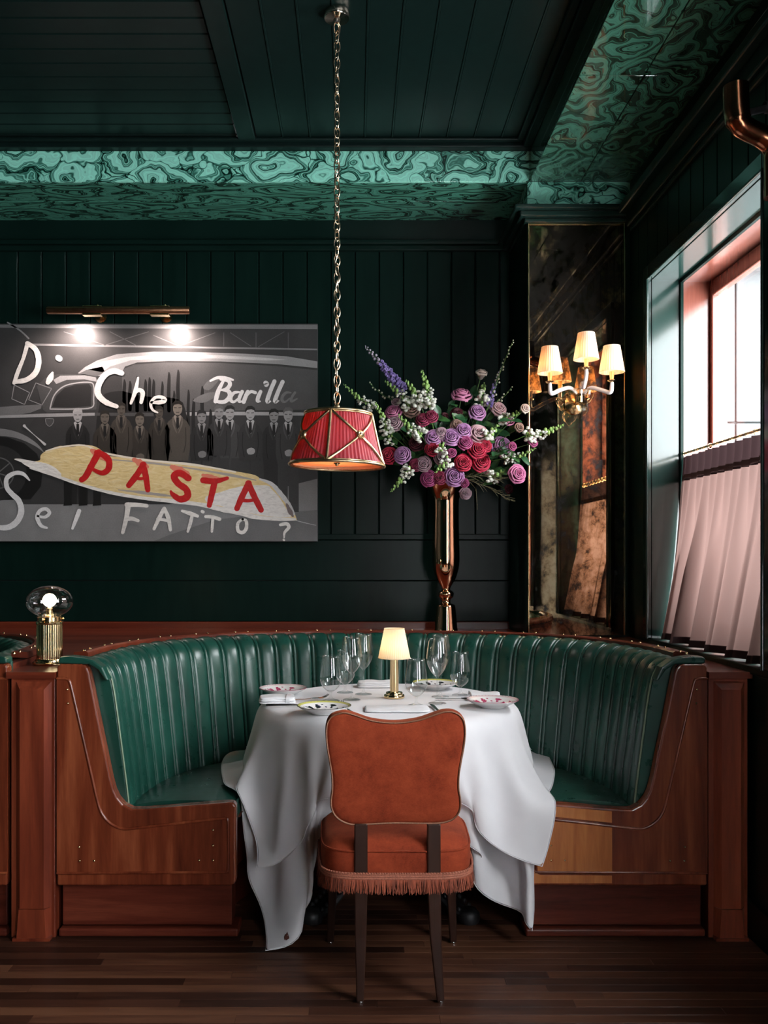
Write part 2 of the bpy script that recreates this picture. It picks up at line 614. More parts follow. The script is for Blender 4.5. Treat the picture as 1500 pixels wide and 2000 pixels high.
# cornice round the coffer: against back beam and right beam
MB().box(XL, 0.93, 4.70, BY, 3.552, CZ).build('cornice', M['ceil'], ce, bevel=0.006)
MB().box(XL, 0.88, 4.665, 4.70, 3.572, CZ).build('cornice', M['ceil'], ce, bevel=0.006)
MB().box(0.885, 0.93, 1.0, 4.70, 3.552, CZ).build('cornice', M['ceil'], ce, bevel=0.006)
MB().box(0.85, 0.885, 1.0, 4.67, 3.572, CZ).build('cornice', M['ceil'], ce, bevel=0.006)

# ---- malachite beams
b1 = structure('trim_1', 'malachite-patterned beam running across above the picture wall', 'beam')
MB().box(XL, 0.93, BY, BY + 0.02, BZ, 3.553).build('face_panel', M['mal_light'], b1, bevel=0.002)
for y0, y1 in ((BY + 0.021, 5.014), (5.017, WY)):
    MB().box(XL, 0.93, y0, y1, BZ + 0.001, BZ + 0.02).build('soffit_panel', M['mal_soffit'], b1, bevel=0.002)
b2 = structure('trim_2', 'malachite-patterned beam running forward above the window wall', 'beam')
for x0, x1 in ((0.93, 1.197), (1.202, 1.466)):
    for y0, y1 in ((YF, 2.40), (2.403, 3.70), (3.703, BY)):
        MB().box(x0, x1, y0, y1, BZ, BZ + 0.02).build('soffit_panel', M['mal_right'], b2, bevel=0.0025)
MB().box(0.93, 0.95, YF, BY - 0.001, BZ + 0.0205, CZ).build('face_panel', M['mal_right'], b2)

# ---- back wall
wb = structure('wall_back', 'dark green boarded back wall behind the picture and flowers', 'wall')
MB().box(XL, 1.8, WY + 0.016, WY + 0.15, 0, CZ).build('wall_core', M['gap'], wb)
src = None
x = 0.917 - BP * 0.55
i = 0
while x > -3.3:
    w = BP
    o = MB().box(-w / 2 + 0.0015, w / 2 - 0.0015, WY, WY + 0.02, 1.53, 3.215).build('plank', M['board'], wb, bevel=0.005, seg=1) if src is None else inst(src, (0, 0, 0), wb)
    src = src or o
    o.location = (x - w / 2 + 0.02, 0, 0)
    x -= w
MB().box(0.862, 0.917, WY - 0.012, WY + 0.02, 1.53, 3.215).build('corner_stile', M['board'], wb, bevel=0.003)
MB().box(XL, -3.3, WY, WY + 0.02, 1.53, 3.215).build('wall_field', M['board'], wb)
MB().box(XL, 0.917, WY - 0.004, WY + 0.02, 3.25, BZ + 0.01).build('frieze', M['paint'], wb)
MB().box(XL, 0.917, WY - 0.05, WY + 0.02, 3.236, 3.262).build('picture_rail', M['paint'], wb, bevel=0.006)
MB().box(XL, 0.917, WY - 0.028, WY + 0.02, 3.205, 3.237).build('picture_rail', M['paint'], wb, bevel=0.006)
MB().box(XL, 0.917, WY - 0.008, WY + 0.02, 1.502, 1.536).build('dado_rail', M['board'], wb, bevel=0.004)
for z0, z1 in ((1.262, 1.500), (1.02, 1.258)):
    MB().box(XL, 0.917, WY + 0.002, WY + 0.02, z0, z1).build('panel', M['board'], wb, bevel=0.003)
MB().box(XL, 0.917, WY - 0.012, WY + 0.02, 0.94, 1.018).build('mahogany_rail', M['mah_x'], wb, bevel=0.004)

# ---- pilaster that carries the mirror
pl = structure('trim_3', 'dark green square pilaster between back wall and window wall', 'pilaster')
MB().box(0.917, 1.50, BY + 0.012, WY + 0.02, 0, 3.245).build('shaft', M['paint'], pl, bevel=0.003)
MB().box(0.917, 1.464, BY, WY - 0.001, 3.245, BZ - 0.0005).build('malachite_block', M['mal_light'], pl, bevel=0.002)
for z0, z1, pr in ((3.170, 3.192, 0.018), (3.192, 3.222, 0.045), (3.222, 3.245, 0.078)):
    MB().prism([(0.917 - pr, WY - 0.05, z0), (0.917 - pr, BY - pr, z0), (XR + 0.01, BY - pr, z0), (XR + 0.01, WY - 0.05, z0)], (0, 0, z1 - z0)).build('crown', M['gloss'], pl, bevel=0.006)

# ---- right wall with its windows
wr = structure('wall_right', 'dark green boarded wall pierced by the curtained windows', 'wall')
X1 = 1.80
MB().box(XR, X1, YF, WY, 0, WIN_Z0 - 0.03).build('wall_lower', M['paint'], wr)
MB().box(XR + 0.012, X1, YF, WY, WIN_Z1 + 0.03, CZ).build('wall_upper', M['gap'], wr)
prev = YF
for wy0, wy1 in sorted(WINDOWS):
    MB().box(XR, X1, prev, wy0 - 0.02, WIN_Z0 - 0.03, WIN_Z1 + 0.03).build('pier', M['paint'], wr)
    prev = wy1 + 0.02
MB().box(XR, X1, prev, WY, WIN_Z0 - 0.03, WIN_Z1 + 0.03).build('pier', M['paint'], wr)
src = None
y = BY
while y > 1.9:
    o = MB().box(XR, XR + 0.014, -BP / 2 + 0.0015, BP / 2 - 0.0015, WIN_Z1 + 0.03, 3.12).build('plank', M['board'], wr, bevel=0.005, seg=1) if src is None else inst(src, (0, 0, 0), wr)
    src = src or o
    o.location = (0, y - BP / 2, 0)
    y -= BP
MB().box(XR, XR + 0.014, YF, y, WIN_Z1 + 0.03, 3.12).build('wall_field', M['board'], wr)
MB().box(XR, XR + 0.014, YF, BY, 3.12, BZ).build('frieze', M['paint'], wr)
for z0, z1, pr in ((3.105, 3.130, 0.020), (3.130, 3.200, 0.038), (3.200, 3.245, 0.078)):
    MB().box(XR - pr, XR + 0.012, YF, BY - 0.05, z0, z1).build('crown', M['paint'], wr, bevel=0.008)
MB().box(XR - 0.012, XR + 0.01, YF, WY, 0, 0.14).build('baseboard', M['paint'], wr, bevel=0.004)

M['pink_stone'] = speckled('exterior_render', (0.30, 0.20, 0.19), 0.8, 0.06, 12, 0.1)
M['sash'] = wood('window_mahogany', (0.12, 0.035, 0.025), (0.21, 0.065, 0.045), (0.30, 0.10, 0.07), 'z', 0.8, rough=0.22, coat=0.6)
for k, (wy0, wy1) in enumerate(WINDOWS):
    w = structure('window_%d' % (k + 1), ['tall window with mahogany frame and half curtain beside the booth', 'second mahogany-framed window nearer along the window wall',
                                          'third mahogany-framed window nearest along the window wall'][k], 'window', (XR, (wy0 + wy1) / 2, WIN_Z0))
    z0, z1 = WIN_Z0, WIN_Z1
    # glossy painted reveal
    MB().box(XR, 1.603, wy1, wy1 + 0.02, z0, z1 + 0.02).build('reveal', M['gloss'], w)
    MB().box(XR, 1.603, wy0 - 0.02, wy0, z0, z1 + 0.02).build('reveal', M['gloss'], w)
    MB().box(XR, 1.603, wy0, wy1, z1, z1 + 0.02).build('reveal', M['gloss'], w)
    MB().box(XR - 0.012, 1.80, wy0 - 0.05, wy1 + 0.05, z0 - 0.03, z0).build('window_sill', M['paint'], w, bevel=0.006)
    # casing
    for y0, y1, za, zb in ((wy1 + 0.004, wy1 + 0.075, z0, z1 + 0.075), (wy0 - 0.075, wy0 - 0.004, z0, z1 + 0.075), (wy0 - 0.004, wy1 + 0.004, z1 + 0.004, z1 + 0.075)):
        MB().box(XR - 0.022, XR + 0.002, y0, y1, za, zb).build('casing', M['gloss'], w, bevel=0.005)
    MB().tube([(XR - 0.022, wy1 + 0.008, z0), (XR - 0.022, wy1 + 0.008, z1 + 0.008), (XR - 0.022, wy0 - 0.008, z1 + 0.008), (XR - 0.022, wy0 - 0.008, z0)], 0.007, 8).build('casing_bead', M['gloss'], w, smooth=60)
    # stop bead, mahogany frame, sash, pane
    for y0, y1, za, zb in ((wy1 - 0.014, wy1, z0, z1), (wy0, wy0 + 0.014, z0, z1), (wy0, wy1, z1 - 0.016, z1)):
        MB().box(1.598, 1.612, y0, y1, za, zb).build('stop_bead', M['paint'], w)
    for y0, y1, za, zb in ((wy1 - 0.006, wy1 + 0.02, z0, z1), (wy0 - 0.02, wy0 + 0.006, z0, z1), (wy0 - 0.02, wy1 + 0.02, z1 - 0.012, z1 + 0.02), (wy0, wy1, z0 - 0.02, z0 + 0.01)):
        MB().box(1.612, 1.80, y0, y1, za, zb).build('window_frame', M['sash'], w)
    for y0, y1, za, zb in ((wy1 - 0.035, wy1 - 0.006, z0, z1), (wy0 + 0.006, wy0 + 0.035, z0, z1), (wy0 + 0.035, wy1 - 0.035, z1 - 0.085, z1 - 0.012), (wy0 + 0.035, wy1 - 0.035, z0, z0 + 0.08)):
        MB().box(1.742, 1.782, y0, y1, za, zb).build('sash', M['sash'], w, bevel=0.006)
    MB().box(1.760, 1.764, wy0 + 0.035, wy1 - 0.035, z0 + 0.08, z1 - 0.085).build('pane', M['pane'], w)
    for y0, y1 in ((wy1 + 0.0, wy1 + 0.12), (wy0 - 0.12, wy0)):
        MB().box(1.801, 1.832, y0, y1, z0 - 0.2, z1 + 0.2).build('outer_reveal', M['pink_stone'], w)

# ---- walls out of the frame
MB().box(XL - 0.1, XL, YF, WY, 0, CZ).build('wall_left', M['paint'])
tag(bpy.data.objects['wall_left'], 'dark green side wall at the far side of the room', 'wall', kind='structure')
wf = structure('wall_front', 'dark green wall closing the room opposite the picture', 'wall')
fx0, fx1, fz0, fz1 = FRONT_WIN
for a in ((XL, fx0, 0, CZ), (fx1, 1.8, 0, CZ), (fx0, fx1, 0, fz0), (fx0, fx1, fz1, CZ)):
    MB().box(a[0], a[1], YF - 0.2, YF, a[2], a[3]).build('wall_field', M['paint'], wf)
w = structure('window_4', 'unseen window in the wall opposite the picture, shaped for front light', 'window', ((fx0 + fx1) / 2, YF, fz0))  # unseen; put in to light the booth fronts
for a in ((fx0, fx0 + 0.07, fz0, fz1), (fx1 - 0.07, fx1, fz0, fz1), (fx0 + 0.07, fx1 - 0.07, fz0, fz0 + 0.07), (fx0 + 0.07, fx1 - 0.07, fz1 - 0.07, fz1), ((fx0 + fx1) / 2 - 0.03, (fx0 + fx1) / 2 + 0.03, fz0 + 0.07, fz1 - 0.07)):
    MB().box(a[0], a[1], YF - 0.16, YF - 0.10, a[2], a[3]).build('window_frame', M['sash'], w, bevel=0.006)
MB().box(fx0 + 0.07, fx1 - 0.07, YF - 0.132, YF - 0.128, fz0 + 0.07, fz1 - 0.07).build('pane', M['pane'], w)

# ---- pale building seen through the window, across a side court
M['facade'] = speckled('pale_facade_render', (0.055, 0.056, 0.057), 0.85, 0.10, 3, 0.2, dist=0.02)
fa = structure('exterior_facade', 'pale rendered building outside beyond the window glass', 'building', (4.2, 8.2, 0))
MB().box(2.2, 7.5, 8.24, 8.6, -0.5, 9.0).build('facade_core', M['facade'], fa)
for ix in range(4):
    for iz in range(5):
        MB().box(2.2 + ix * 1.30, 2.2 + ix * 1.30 + 1.285, 8.20, 8.25, -0.2 + iz * 1.42, -0.2 + iz * 1.42 + 1.405).build('facade_panel', M['facade'], fa, bevel=0.012)
MB().box(2.2, 7.5, 8.06, 8.22, 4.02, 4.16).build('string_course', M['facade'], fa, bevel=0.02)


# ================================================================ booth
BO = Vector((0.102, 3.36, 0.0))
SA, SB, SN = 1.17, 1.14, 2.65


def se(t, o=0.0):
    c, s = math.cos(t), math.sin(t)
    return Vector((BO.x + (SA - o) * math.copysign(abs(c) ** (2 / SN), c), BO.y + (SB - o) * abs(s) ** (2 / SN), 0))


# arc-length table along the leather face
TS, AL = [], [0.0]
for i in range(3001):
    TS.append(PI * i / 3000)
for i in range(3000):
    AL.append(AL[-1] + (se(TS[i + 1], 0.14) - se(TS[i], 0.14)).length)
ATOT = AL[-1]


def t_at(s):
    s = max(0.0, min(ATOT, s))
    lo, hi = 0, 3000
    while hi - lo > 1:
        m_ = (lo + hi) // 2
        if AL[m_] <= s:
            lo = m_
        else:
            hi = m_
    k = (s - AL[lo]) / max(1e-9, AL[hi] - AL[lo])
    return TS[lo] + (TS[hi] - TS[lo]) * k


BACK = catmull([(0.028, 1.010, 0), (0.060, 1.018, 0), (0.100, 1.012, 0), (0.138, 0.985, 0), (0.160, 0.935, 0), (0.176, 0.84, 0),
                (0.192, 0.72, 0), (0.208, 0.60, 0), (0.220, 0.50, 0), (0.226, 0.44, 0)], 2)
BACKN = []
for i, p in enumerate(BACK):
    d = BACK[min(i + 1, len(BACK) - 1)] - BACK[max(i - 1, 0)]
    BACKN.append(Vector((-d.y, d.x, 0)).normalized())


def end_uz(px, py):
    """photo position on the front plane of the booth end -> (distance in from the outer edge, height)"""
    return ((px - 112) * 3.30 / FOC, CAMZ - (py - HY) * 3.30 / FOC)


END_OUT = [(112, 1304), (114, 1299), (119, 1297), (158, 1297), (166, 1299), (171, 1304), (175, 1314), (188, 1380), (205, 1462), (217, 1520), (223, 1543),
           (230, 1558), (241, 1571), (258, 1580), (280, 1580), (320, 1577), (380, 1572), (445, 1567), (457, 1568), (461, 1574), (461, 1720), (458, 1726), (452, 1729), (112, 1729)]
END_BEAD = [(112, 1325), (126, 1325), (133, 1327), (138, 1333), (152, 1392), (170, 1470), (185, 1535), (193, 1570), (201, 1590), (215, 1606), (236, 1617), (262, 1617),
            (340, 1608), (432, 1598), (441, 1599), (446, 1606), (446, 1690), (443, 1699), (436, 1702), (300, 1703), (112, 1704)]


def make_booth():
    th = thing('banquette', 'curved green channelled leather banquette wrapped around the white-clothed table', 'banquette', BO)
    bk = MB()
    n = 64
    bk.grid([[se(PI * i / n, -0.02) + Vector((0, 0, z)) for i in range(n + 1)] for z in (0.0, 1.0)])
    bk.grid([[se(PI * i / n, o) + Vector((0, 0, 1.0)) for i in range(n + 1)] for o in (-0.02, 0.04)])
    bk.build('back_shell', M['plinth'], th, smooth=40)
    NCH = 37
    w = ATOT / NCH
    us = [(0.0, 0, 0), (0.03, 0, .35), (0.09, 0, .72), (0.2, 0, .94), (0.41, 0, 1.0), (0.62, 0, .94), (0.73, 0, .72), (0.79, 0, .35), (0.815, 0, 0),
          (0.84, 1, .55), (0.905, 1, 1.0), (0.97, 1, .55), (1.0, 0, 0)]
    for c in range(NCH):
        m_ = MB()
        ts = [t_at((c + (u if u < 1 else 0.9999) - 0.0) * w) for u, _, _ in us]
        rows = []
        for j, p in enumerate(BACK):
            fade = min(1.0, 0.25 + j / 3.0)
            row = []
            for (u, kind, h), t_ in zip(us, ts):
                amp = (0.0075 if kind else 0.0105) * h * fade
                q = p + BACKN[j] * (-amp if BACKN[j].x < 0 else amp)
                pt = se(t_, q.x)
                pt.z = q.y
                row.append(pt)
            rows.append(row)
        m_.grid(rows)
        m_.build('back_channel', M['leather'], th, smooth=180)
    # seat cushion
    SEAT = catmull([(0.205, 0.452, 0), (0.26, 0.474, 0), (0.36, 0.486, 0), (0.48, 0.488, 0), (0.57, 0.482, 0), (0.612, 0.470, 0), (0.628, 0.450, 0), (0.630, 0.415, 0)], 2)
    rows = []
    for p in SEAT:
        row = []
        for i in range(81):
            q = se(PI * i / 80, p.x)
            q.z = p.y
            row.append(q)
        rows.append(row)
    sm = MB().grid(rows)
    for end in (0, 80):
        poly = [Vector(r[end]) for r in rows]
        poly.append(Vector((poly[0].x, poly[0].y, 0.415)))
        b_ = len(sm.v)
        sm.v += poly
        sm.f.append(tuple(range(b_, b_ + len(poly))))
    so = sm.build('seat', M['leather'], th, smooth=50)
    pts = []
    for i in range(81):
        q = se(PI * i / 80, 0.622)
        q.z = 0.472
        pts.append(q)
    MB().tube(pts, 0.005, 6).build('seat_piping', M['leather'], so, smooth=60)
    ap = MB()
    ap.grid([[se(PI * i / 64, o) + Vector((0, 0, z)) for i in range(65)] for o, z in ((0.64, 0.425), (0.61, 0.425), (0.60, 0.41), (0.60, 0.19), (0.57, 0.18))])
    ap.build('seat_apron', M['mah_x'], th, smooth=40)
    pb = MB()
    pb.grid([[se(PI * i / 64, o) + Vector((0, 0, z)) for i in range(65)] for o, z in ((0.56, 0.185), (0.56, 0.0))])
    pb.build('seat_plinth', M['plinth'], th, smooth=40)
    # wooden cap with studs
    cap = MB()
    sec = [(-0.030, 1.016), (-0.026, 1.030), (0.022, 1.034), (0.030, 1.028), (0.030, 1.010), (-0.030, 1.006)]
    cap.grid([[se(PI * (0.018 + 0.964 * i / 96), o) + Vector((0, 0, z)) for o, z in sec] for i in range(97)], closed_u=True)
    for i in (0, 96):
        b_ = len(cap.v)
        cap.v += [se(PI * (0.018 + 0.964 * i / 96), o) + Vector((0, 0, z)) for o, z in sec]
        cap.f.append(tuple(range(b_, b_ + len(sec))))
    co = cap.build('back_cap', M['mah_x'], th, smooth=35)
    stud = None
    for c in range(1, NCH, 2):
        for d in (-0.028, 0.028):
            q = se(t_at(c * w + d), 0.0)
            q.z = 1.031
            if stud is None:
                stud = MB().lathe([(0.0001, 0.006), (0.004, 0.005), (0.006, 0.002), (0.006, -0.002)], q, 8).build('stud', M['brass'], co, smooth=60, loc=q)
            else:
                s2 = stud.copy()
                COL.objects.link(s2)
                s2.parent = co
                s2.location = q - ORG[co.name]
    # the two wooden ends
    for sg in (-1, 1):
        xo = BO.x + sg * 1.196
        poly = [Vector((xo - sg * end_uz(*q)[0], 3.295, end_uz(*q)[1])) for q in END_OUT]
        en = MB().prism(poly, (0, 0.05, 0)).build('booth_end', M['veneer'], th, bevel=0.007, seg=3)
        bead = [Vector((xo - sg * end_uz(*q)[0], 3.2945, end_uz(*q)[1])) for q in END_BEAD]
        MB().tube(catmull(bead, 3), 0.0055, 8).build('bead_moulding', M['veneer'], en, smooth=60)
        # field inside the bead, slightly proud, and its straight-grained strip towards the table
        inner = [Vector((xo - sg * (end_uz(*q)[0] - 0.0), 3.2925, end_uz(*q)[1])) for q in END_BEAD]
        MB().prism(inner, (0, 0.004, 0)).build('field_veneer', M['veneer'], en)
        for q in ((133, 1346), (134, 1373), (156, 1653), (157, 1680), (185, 1680), (417, 1620), (417, 1650), (417, 1679), (390, 1679)):
            u, z = end_uz(*q)
            MB().lathe([(0.0001, 0.004), (0.0025, 0.0035), (0.0045, 0.001), (0.0045, -0.002)], (xo - sg * u, 3.2925, z), 10,
                       axis=Matrix.Rotation(PI / 2, 3, 'X')).build('brass_screw', M['brass'], en, smooth=60)
        xi = xo - sg * 0.655
        a, b_ = sorted((xo - sg * 0.012, xi + sg * 0.015))
        MB().box(a, b_, 3.325, 3.42, 0.035, 0.19).build('plinth', M['plinth'], th, bevel=0.003)
        a, b_ = sorted((xo - sg * 0.004, xi - sg * 0.012))
        MB().box(a, b_, 3.300, 3.42, 0.0, 0.030).build('base_moulding', M['plinth'], th, bevel=0.008, seg=3)
        # leather side of the back with its welt
        prof = [(p.x, p.y) for p in BACK]
        pol = [Vector((BO.x + sg * (SA - o), 3.346, z)) for o, z in prof] + [Vector((BO.x + sg * (SA - 0.0), 3.346, 0.44)), Vector((BO.x + sg * (SA + 0.02), 3.346, 0.60)), Vector((BO.x + sg * (SA + 0.024), 3.346, 1.012))]
        MB().prism(pol, (0, 0.016, 0)).build('leather_end', M['leather'], th, bevel=0.004)
        MB().tube([Vector((BO.x + sg * (SA - o - 0.002), 3.350, z + 0.002)) for o, z in prof], 0.0035, 6).build('welt', M['thread'], th, smooth=60)
        # padded roll over the top of the wooden end
        roll = [(-0.022, 1.008), (-0.022, 1.026), (-0.014, 1.032), (0.02, 1.034), (0.06, 1.030), (0.102, 1.021), (0.140, 0.994), (0.163, 0.945), (0.150, 0.945), (0.122, 0.985), (0.09, 1.004)]
        pol = [Vector((BO.x + sg * (SA - o), 3.300, z)) for o, z in roll]
        MB().prism(pol, (0, 0.062, 0)).build('end_roll', M['leather'], th, bevel=0.006, seg=3)
    return th


booth = make_booth()
booth2 = dup(booth)
booth2.location = BO + Vector((-2.575, 0, 0))
booth2['label'] = 'neighbouring green leather banquette cut off beyond the globe lamp'
# paler, straight-grained strips laid over part of the near booth's right end
ren = [c for c in booth.children if c.name.startswith('booth_end')][-1]
xo = BO.x + 1.196
pale = [(266, 1617), (340, 1608), (432, 1598), (441, 1599), (446, 1606), (446, 1690), (443, 1699), (436, 1702), (298, 1703), (298, 1612)]
pale = [(298, 1612.5), (340, 1608), (432, 1598), (441, 1599), (446, 1606), (446, 1690), (443, 1699), (436, 1702), (298, 1703)]
MB().prism([Vector((xo - end_uz(*q)[0], 3.2915, end_uz(*q)[1])) for q in pale], (0, 0.004, 0)).build('pale_strip', M['wood_pale'], ren)
pale = [(298, 1584), (320, 1582), (380, 1577), (445, 1572), (455, 1576), (455, 1604), (449, 1604), (444, 1594), (432, 1592), (340, 1602), (298, 1606)]
MB().prism([Vector((xo - end_uz(*q)[0], 3.2942, end_uz(*q)[1])) for q in pale], (0, 0.004, 0)).build('pale_strip', M['wood_pale'], ren)
pale = [(298, 1709), (438, 1708), (452, 1700), (456, 1700), (456, 1718), (451, 1724), (298, 1724)]
MB().prism([Vector((xo - end_uz(*q)[0], 3.2942, end_uz(*q)[1])) for q in pale], (0, 0.004, 0)).build('pale_strip', M['wood_pale'], ren)


# ================================================================ posts between the booths and the ledge behind them
def post(name, x0, x1, label):
    p = thing(name, label, 'post', ((x0 + x1) / 2, 3.36, 0))
    MB().box(x0, x1, 3.295, 3.42, 0, 0.953).build('post_body', M['mah_z'], p, bevel=0.003)
    a, b_ = x0 + 0.018, x1 - 0.012
    z0, z1 = 0.115, 0.944
    c = 0.022
    m_ = MB()
    m_.hexa([(a, 3.296, z0), (b_, 3.296, z0), (b_, 3.296, z1), (a, 3.296, z1)], [(a + c, 3.272, z0), (b_ - c, 3.272, z0), (b_ - c, 3.272, z1 - c * 1.3), (a + c, 3.272, z1 - c * 1.3)])
    m_.build('raised_panel', M['mah_z'], p)
    MB().hexa([(a, 3.297, 0.008), (b_, 3.297, 0.008), (b_, 3.297, 0.115), (a, 3.297, 0.115)],
              [(a + 0.012, 3.266, 0.008), (b_ - 0.012, 3.266, 0.008), (b_ - 0.02, 3.268, 0.113), (a + 0.02, 3.268, 0.113)]).build('plinth_block', M['mah_z'], p)
    MB().box(a - 0.002, b_ + 0.002, 3.262, 3.30, 0.0, 0.010).build('foot', M['mah_z'], p)
    return p


post('divider_post', -1.262, -1.100, 'mahogany panelled post under the globe lamp, between two booths')
post('divider_post', 1.302, 1.447, 'mahogany panelled post between the booth and window wall')

led = MB()
xs = []
top, front = [], []
K = 240
for i in range(K + 1):
    x = -3.3 + (1.460 + 3.3) * i / K
    yf = 3.285
    for cx in (BO.x, BO.x - 2.575):
        d = abs(x - cx) / (SA + 0.024)
        if d < 1:
            yf = BO.y + (SB + 0.024) * (1 - d ** SN) ** (1 / SN)
            yf = max(yf, 3.40)
    # keep clear of the square pilaster
    yb = WY - 0.013 if x < 0.915 else BY + 0.010
    top.append((x, yb))
    front.append((x, yf))
led.grid([[(x, y, z) for x, y in row] for row, z in ((front, 0.954), (front, 0.978), (top, 0.978), (top, 0.954))], closed_v=True)
lo = led.build('ledge', M['mah_x'], smooth=30)
tag(lo, 'mahogany ledge running behind the booths that carries vase and lamp', 'ledge')
MB().box(-3.3, 0.91, 4.60, 5.28, 0, 0.95).build('wall_box', M['plinth'])
tag(bpy.data.objects['wall_box'], 'mahogany boxing closing the space behind the booths', 'panelling', kind='structure')
bpy.data.objects['wall_box'].name = 'trim_4'

# ================================================================ chair
CHX = 0.136
ch = thing('dining_chair', 'rust orange velvet dining chair with fringed seat, pulled up to the table', 'chair', (CHX, 3.04, 0))
ol = [(500, 84), (530, 80), (575, 92), (650, 117), (750, 127), (850, 115), (925, 90), (965, 77), (1005, 76), (1040, 94), (1058, 125), (1063, 175), (1058, 235), (1046, 310),
      (1038, 370), (1038, 430), (1046, 475), (1047, 515), (1036, 550), (1010, 575), (965, 589), (900, 592), (750, 590), (620, 596), (560, 597), (515, 582), (484, 556), (467, 520), (465, 480),
      (471, 430), (469, 365), (459, 300), (449, 235), (445, 175), (449, 130), (468, 98)]
bz0 = 0.548
YB = 2.835
raw = []
for a, b_ in ol:
    p = P(440 + a / 2.2727, 1350 + b_ / 2.2727, YB)
    raw.append(Vector((p.x, 0, p.z)))
out = catmull(raw, 4, True)
cen = sum(out, Vector()) / len(out)
cen.z -= 0.01


def back_at(p, yy):
    h = p.z - bz0
    return Vector((p.x, YB + yy + 0.030 - h * 0.14, p.z))


layers = [(0.001, -0.032), (0.45, -0.0315), (0.80, -0.031), (0.93, -0.030), (0.972, -0.027), (0.992, -0.021), (1.0, -0.012), (1.0, 0.012), (0.99, 0.026), (0.96, 0.036), (0.85, 0.044), (0.5, 0.050), (0.001, 0.051)]
MB().grid([[back_at(cen + (p - cen) * s, yy) for p in out] for s, yy in layers], closed_u=True).build('backrest', M['velvet'], ch, smooth=180)
br = [c for c in ch.children if c.name.startswith('backrest')][0]
MB().tube([back_at(cen + (p - cen) * 0.982, -0.0275) for p in out], 0.0030, 6, closed=True).build('piping', M['piping'], br, smooth=60)


def seat_ring(hx, hy, z, cy=3.045, n=72, e=5.0):
    r = []
    for i in range(n):
        a = 2 * PI * i / n
        c, s = math.cos(a), math.sin(a)
        k = (abs(c) ** e + abs(s) ** e) ** (-1 / e)
        taper = 1.0 + 0.03 * s * k
        r.append(Vector((CHX + hx * c * k * taper, cy + hy * s * k, z)))
    return r


# seat: boxed cushion with a crowned top
rows = [seat_ring(0.20, 0.17, 0.37), seat_ring(0.242, 0.205, 0.372), seat_ring(0.248, 0.210, 0.385)]
for zz, gx in ((0.41, 0.002), (0.435, 0.003), (0.455, 0.0015), (0.466, 0.0)):
    rows.append(seat_ring(0.247 + gx, 0.209 + gx, zz))
for sc_, zz in ((0.995, 0.470), (0.975, 0.480), (0.93, 0.490), (0.82, 0.500), (0.6, 0.507), (0.3, 0.510), (0.01, 0.511)):
    rows.append(seat_ring(0.245 * sc_, 0.207 * sc_, zz))
for r in rows[2:7]:                                                  # gathered box band
    for i, p in enumerate(r):
        d = (p - Vector((CHX, 3.045, p.z))).normalized()
        r[i] = p + d * 0.0018 * math.sin(i * 2.9) * (1 if p.y < 3.0 else 0.5)
seat = MB().grid(rows, closed_u=True).build('seat', M['velvet'], ch, smooth=180)
MB().tube(seat_ring(0.247, 0.209, 0.468, n=96), 0.0035, 6, closed=True).build('piping', M['velvet'], seat, smooth=60)
gm = MB()
for zz in (0.400, 0.393, 0.386):
    gm.tube(seat_ring(0.2545, 0.2205, zz, n=120), 0.0045, 6, closed=True)
gm = gm.build('braid', M['gimp'], seat, smooth=60)
loops = MB()
for i, p in enumerate(seat_ring(0.2560, 0.2225, 0.403, n=200)):
    loops.ball(p, 0.0032, 5, 4)
tag(loops.build('braid_loops', M['gimp'], seat, smooth=60), kind='stuff')
fr = MB()
random.seed(5)
ring = seat_ring(0.2550, 0.2225, 0.386, n=1100)
ring2 = seat_ring(0.2605, 0.2265, 0.342, n=1100)
for i in range(1100):
    p, q = ring[i], ring2[i] + Vector((random.gauss(0, 0.003), random.gauss(0, 0.003), random.uniform(-0.005, 0.004)))
    tan = (ring[(i + 1) % 1100] - p).normalized() * 0.0011
    mid = p.lerp(q, 0.5) + Vector((random.gauss(0, 0.0015), random.gauss(0, 0.0015), 0))
    fr.add([p - tan, p + tan, mid + tan, mid - tan, q + tan * 0.6, q - tan * 0.6], [(0, 1, 2, 3), (3, 2, 4, 5)])
fo = fr.build('fringe', M['fringe'], seat, recalc=False)
tag(fo, kind='stuff')


def leg(path, ws, name='leg'):
    m_ = MB()
    rows = []
    for (x, y, z), (wx, wy) in zip(path, ws):
        rows.append([Vector((x - wx / 2, y - wy / 2, z)), Vector((x + wx / 2, y - wy / 2, z)), Vector((x + wx / 2, y + wy / 2, z)), Vector((x - wx / 2, y + wy / 2, z))])
    m_.grid(rows, closed_u=True)
    m_.f.append((3, 2, 1, 0))
    b_ = len(m_.v) - 4
    m_.f.append((b_, b_ + 1, b_ + 2, b_ + 3))
    o = m_.build(name, M['dark_wood'], ch, bevel=0.004)
    x, y, z = path[0]
    MB().lathe([(0.0001, 0.0), (0.011, 0.0), (0.012, 0.003), (0.011, 0.006), (0.0001, 0.006)], (x, y, 0.0), 12).build('glide', M['steel'], o, smooth=50)
    return o


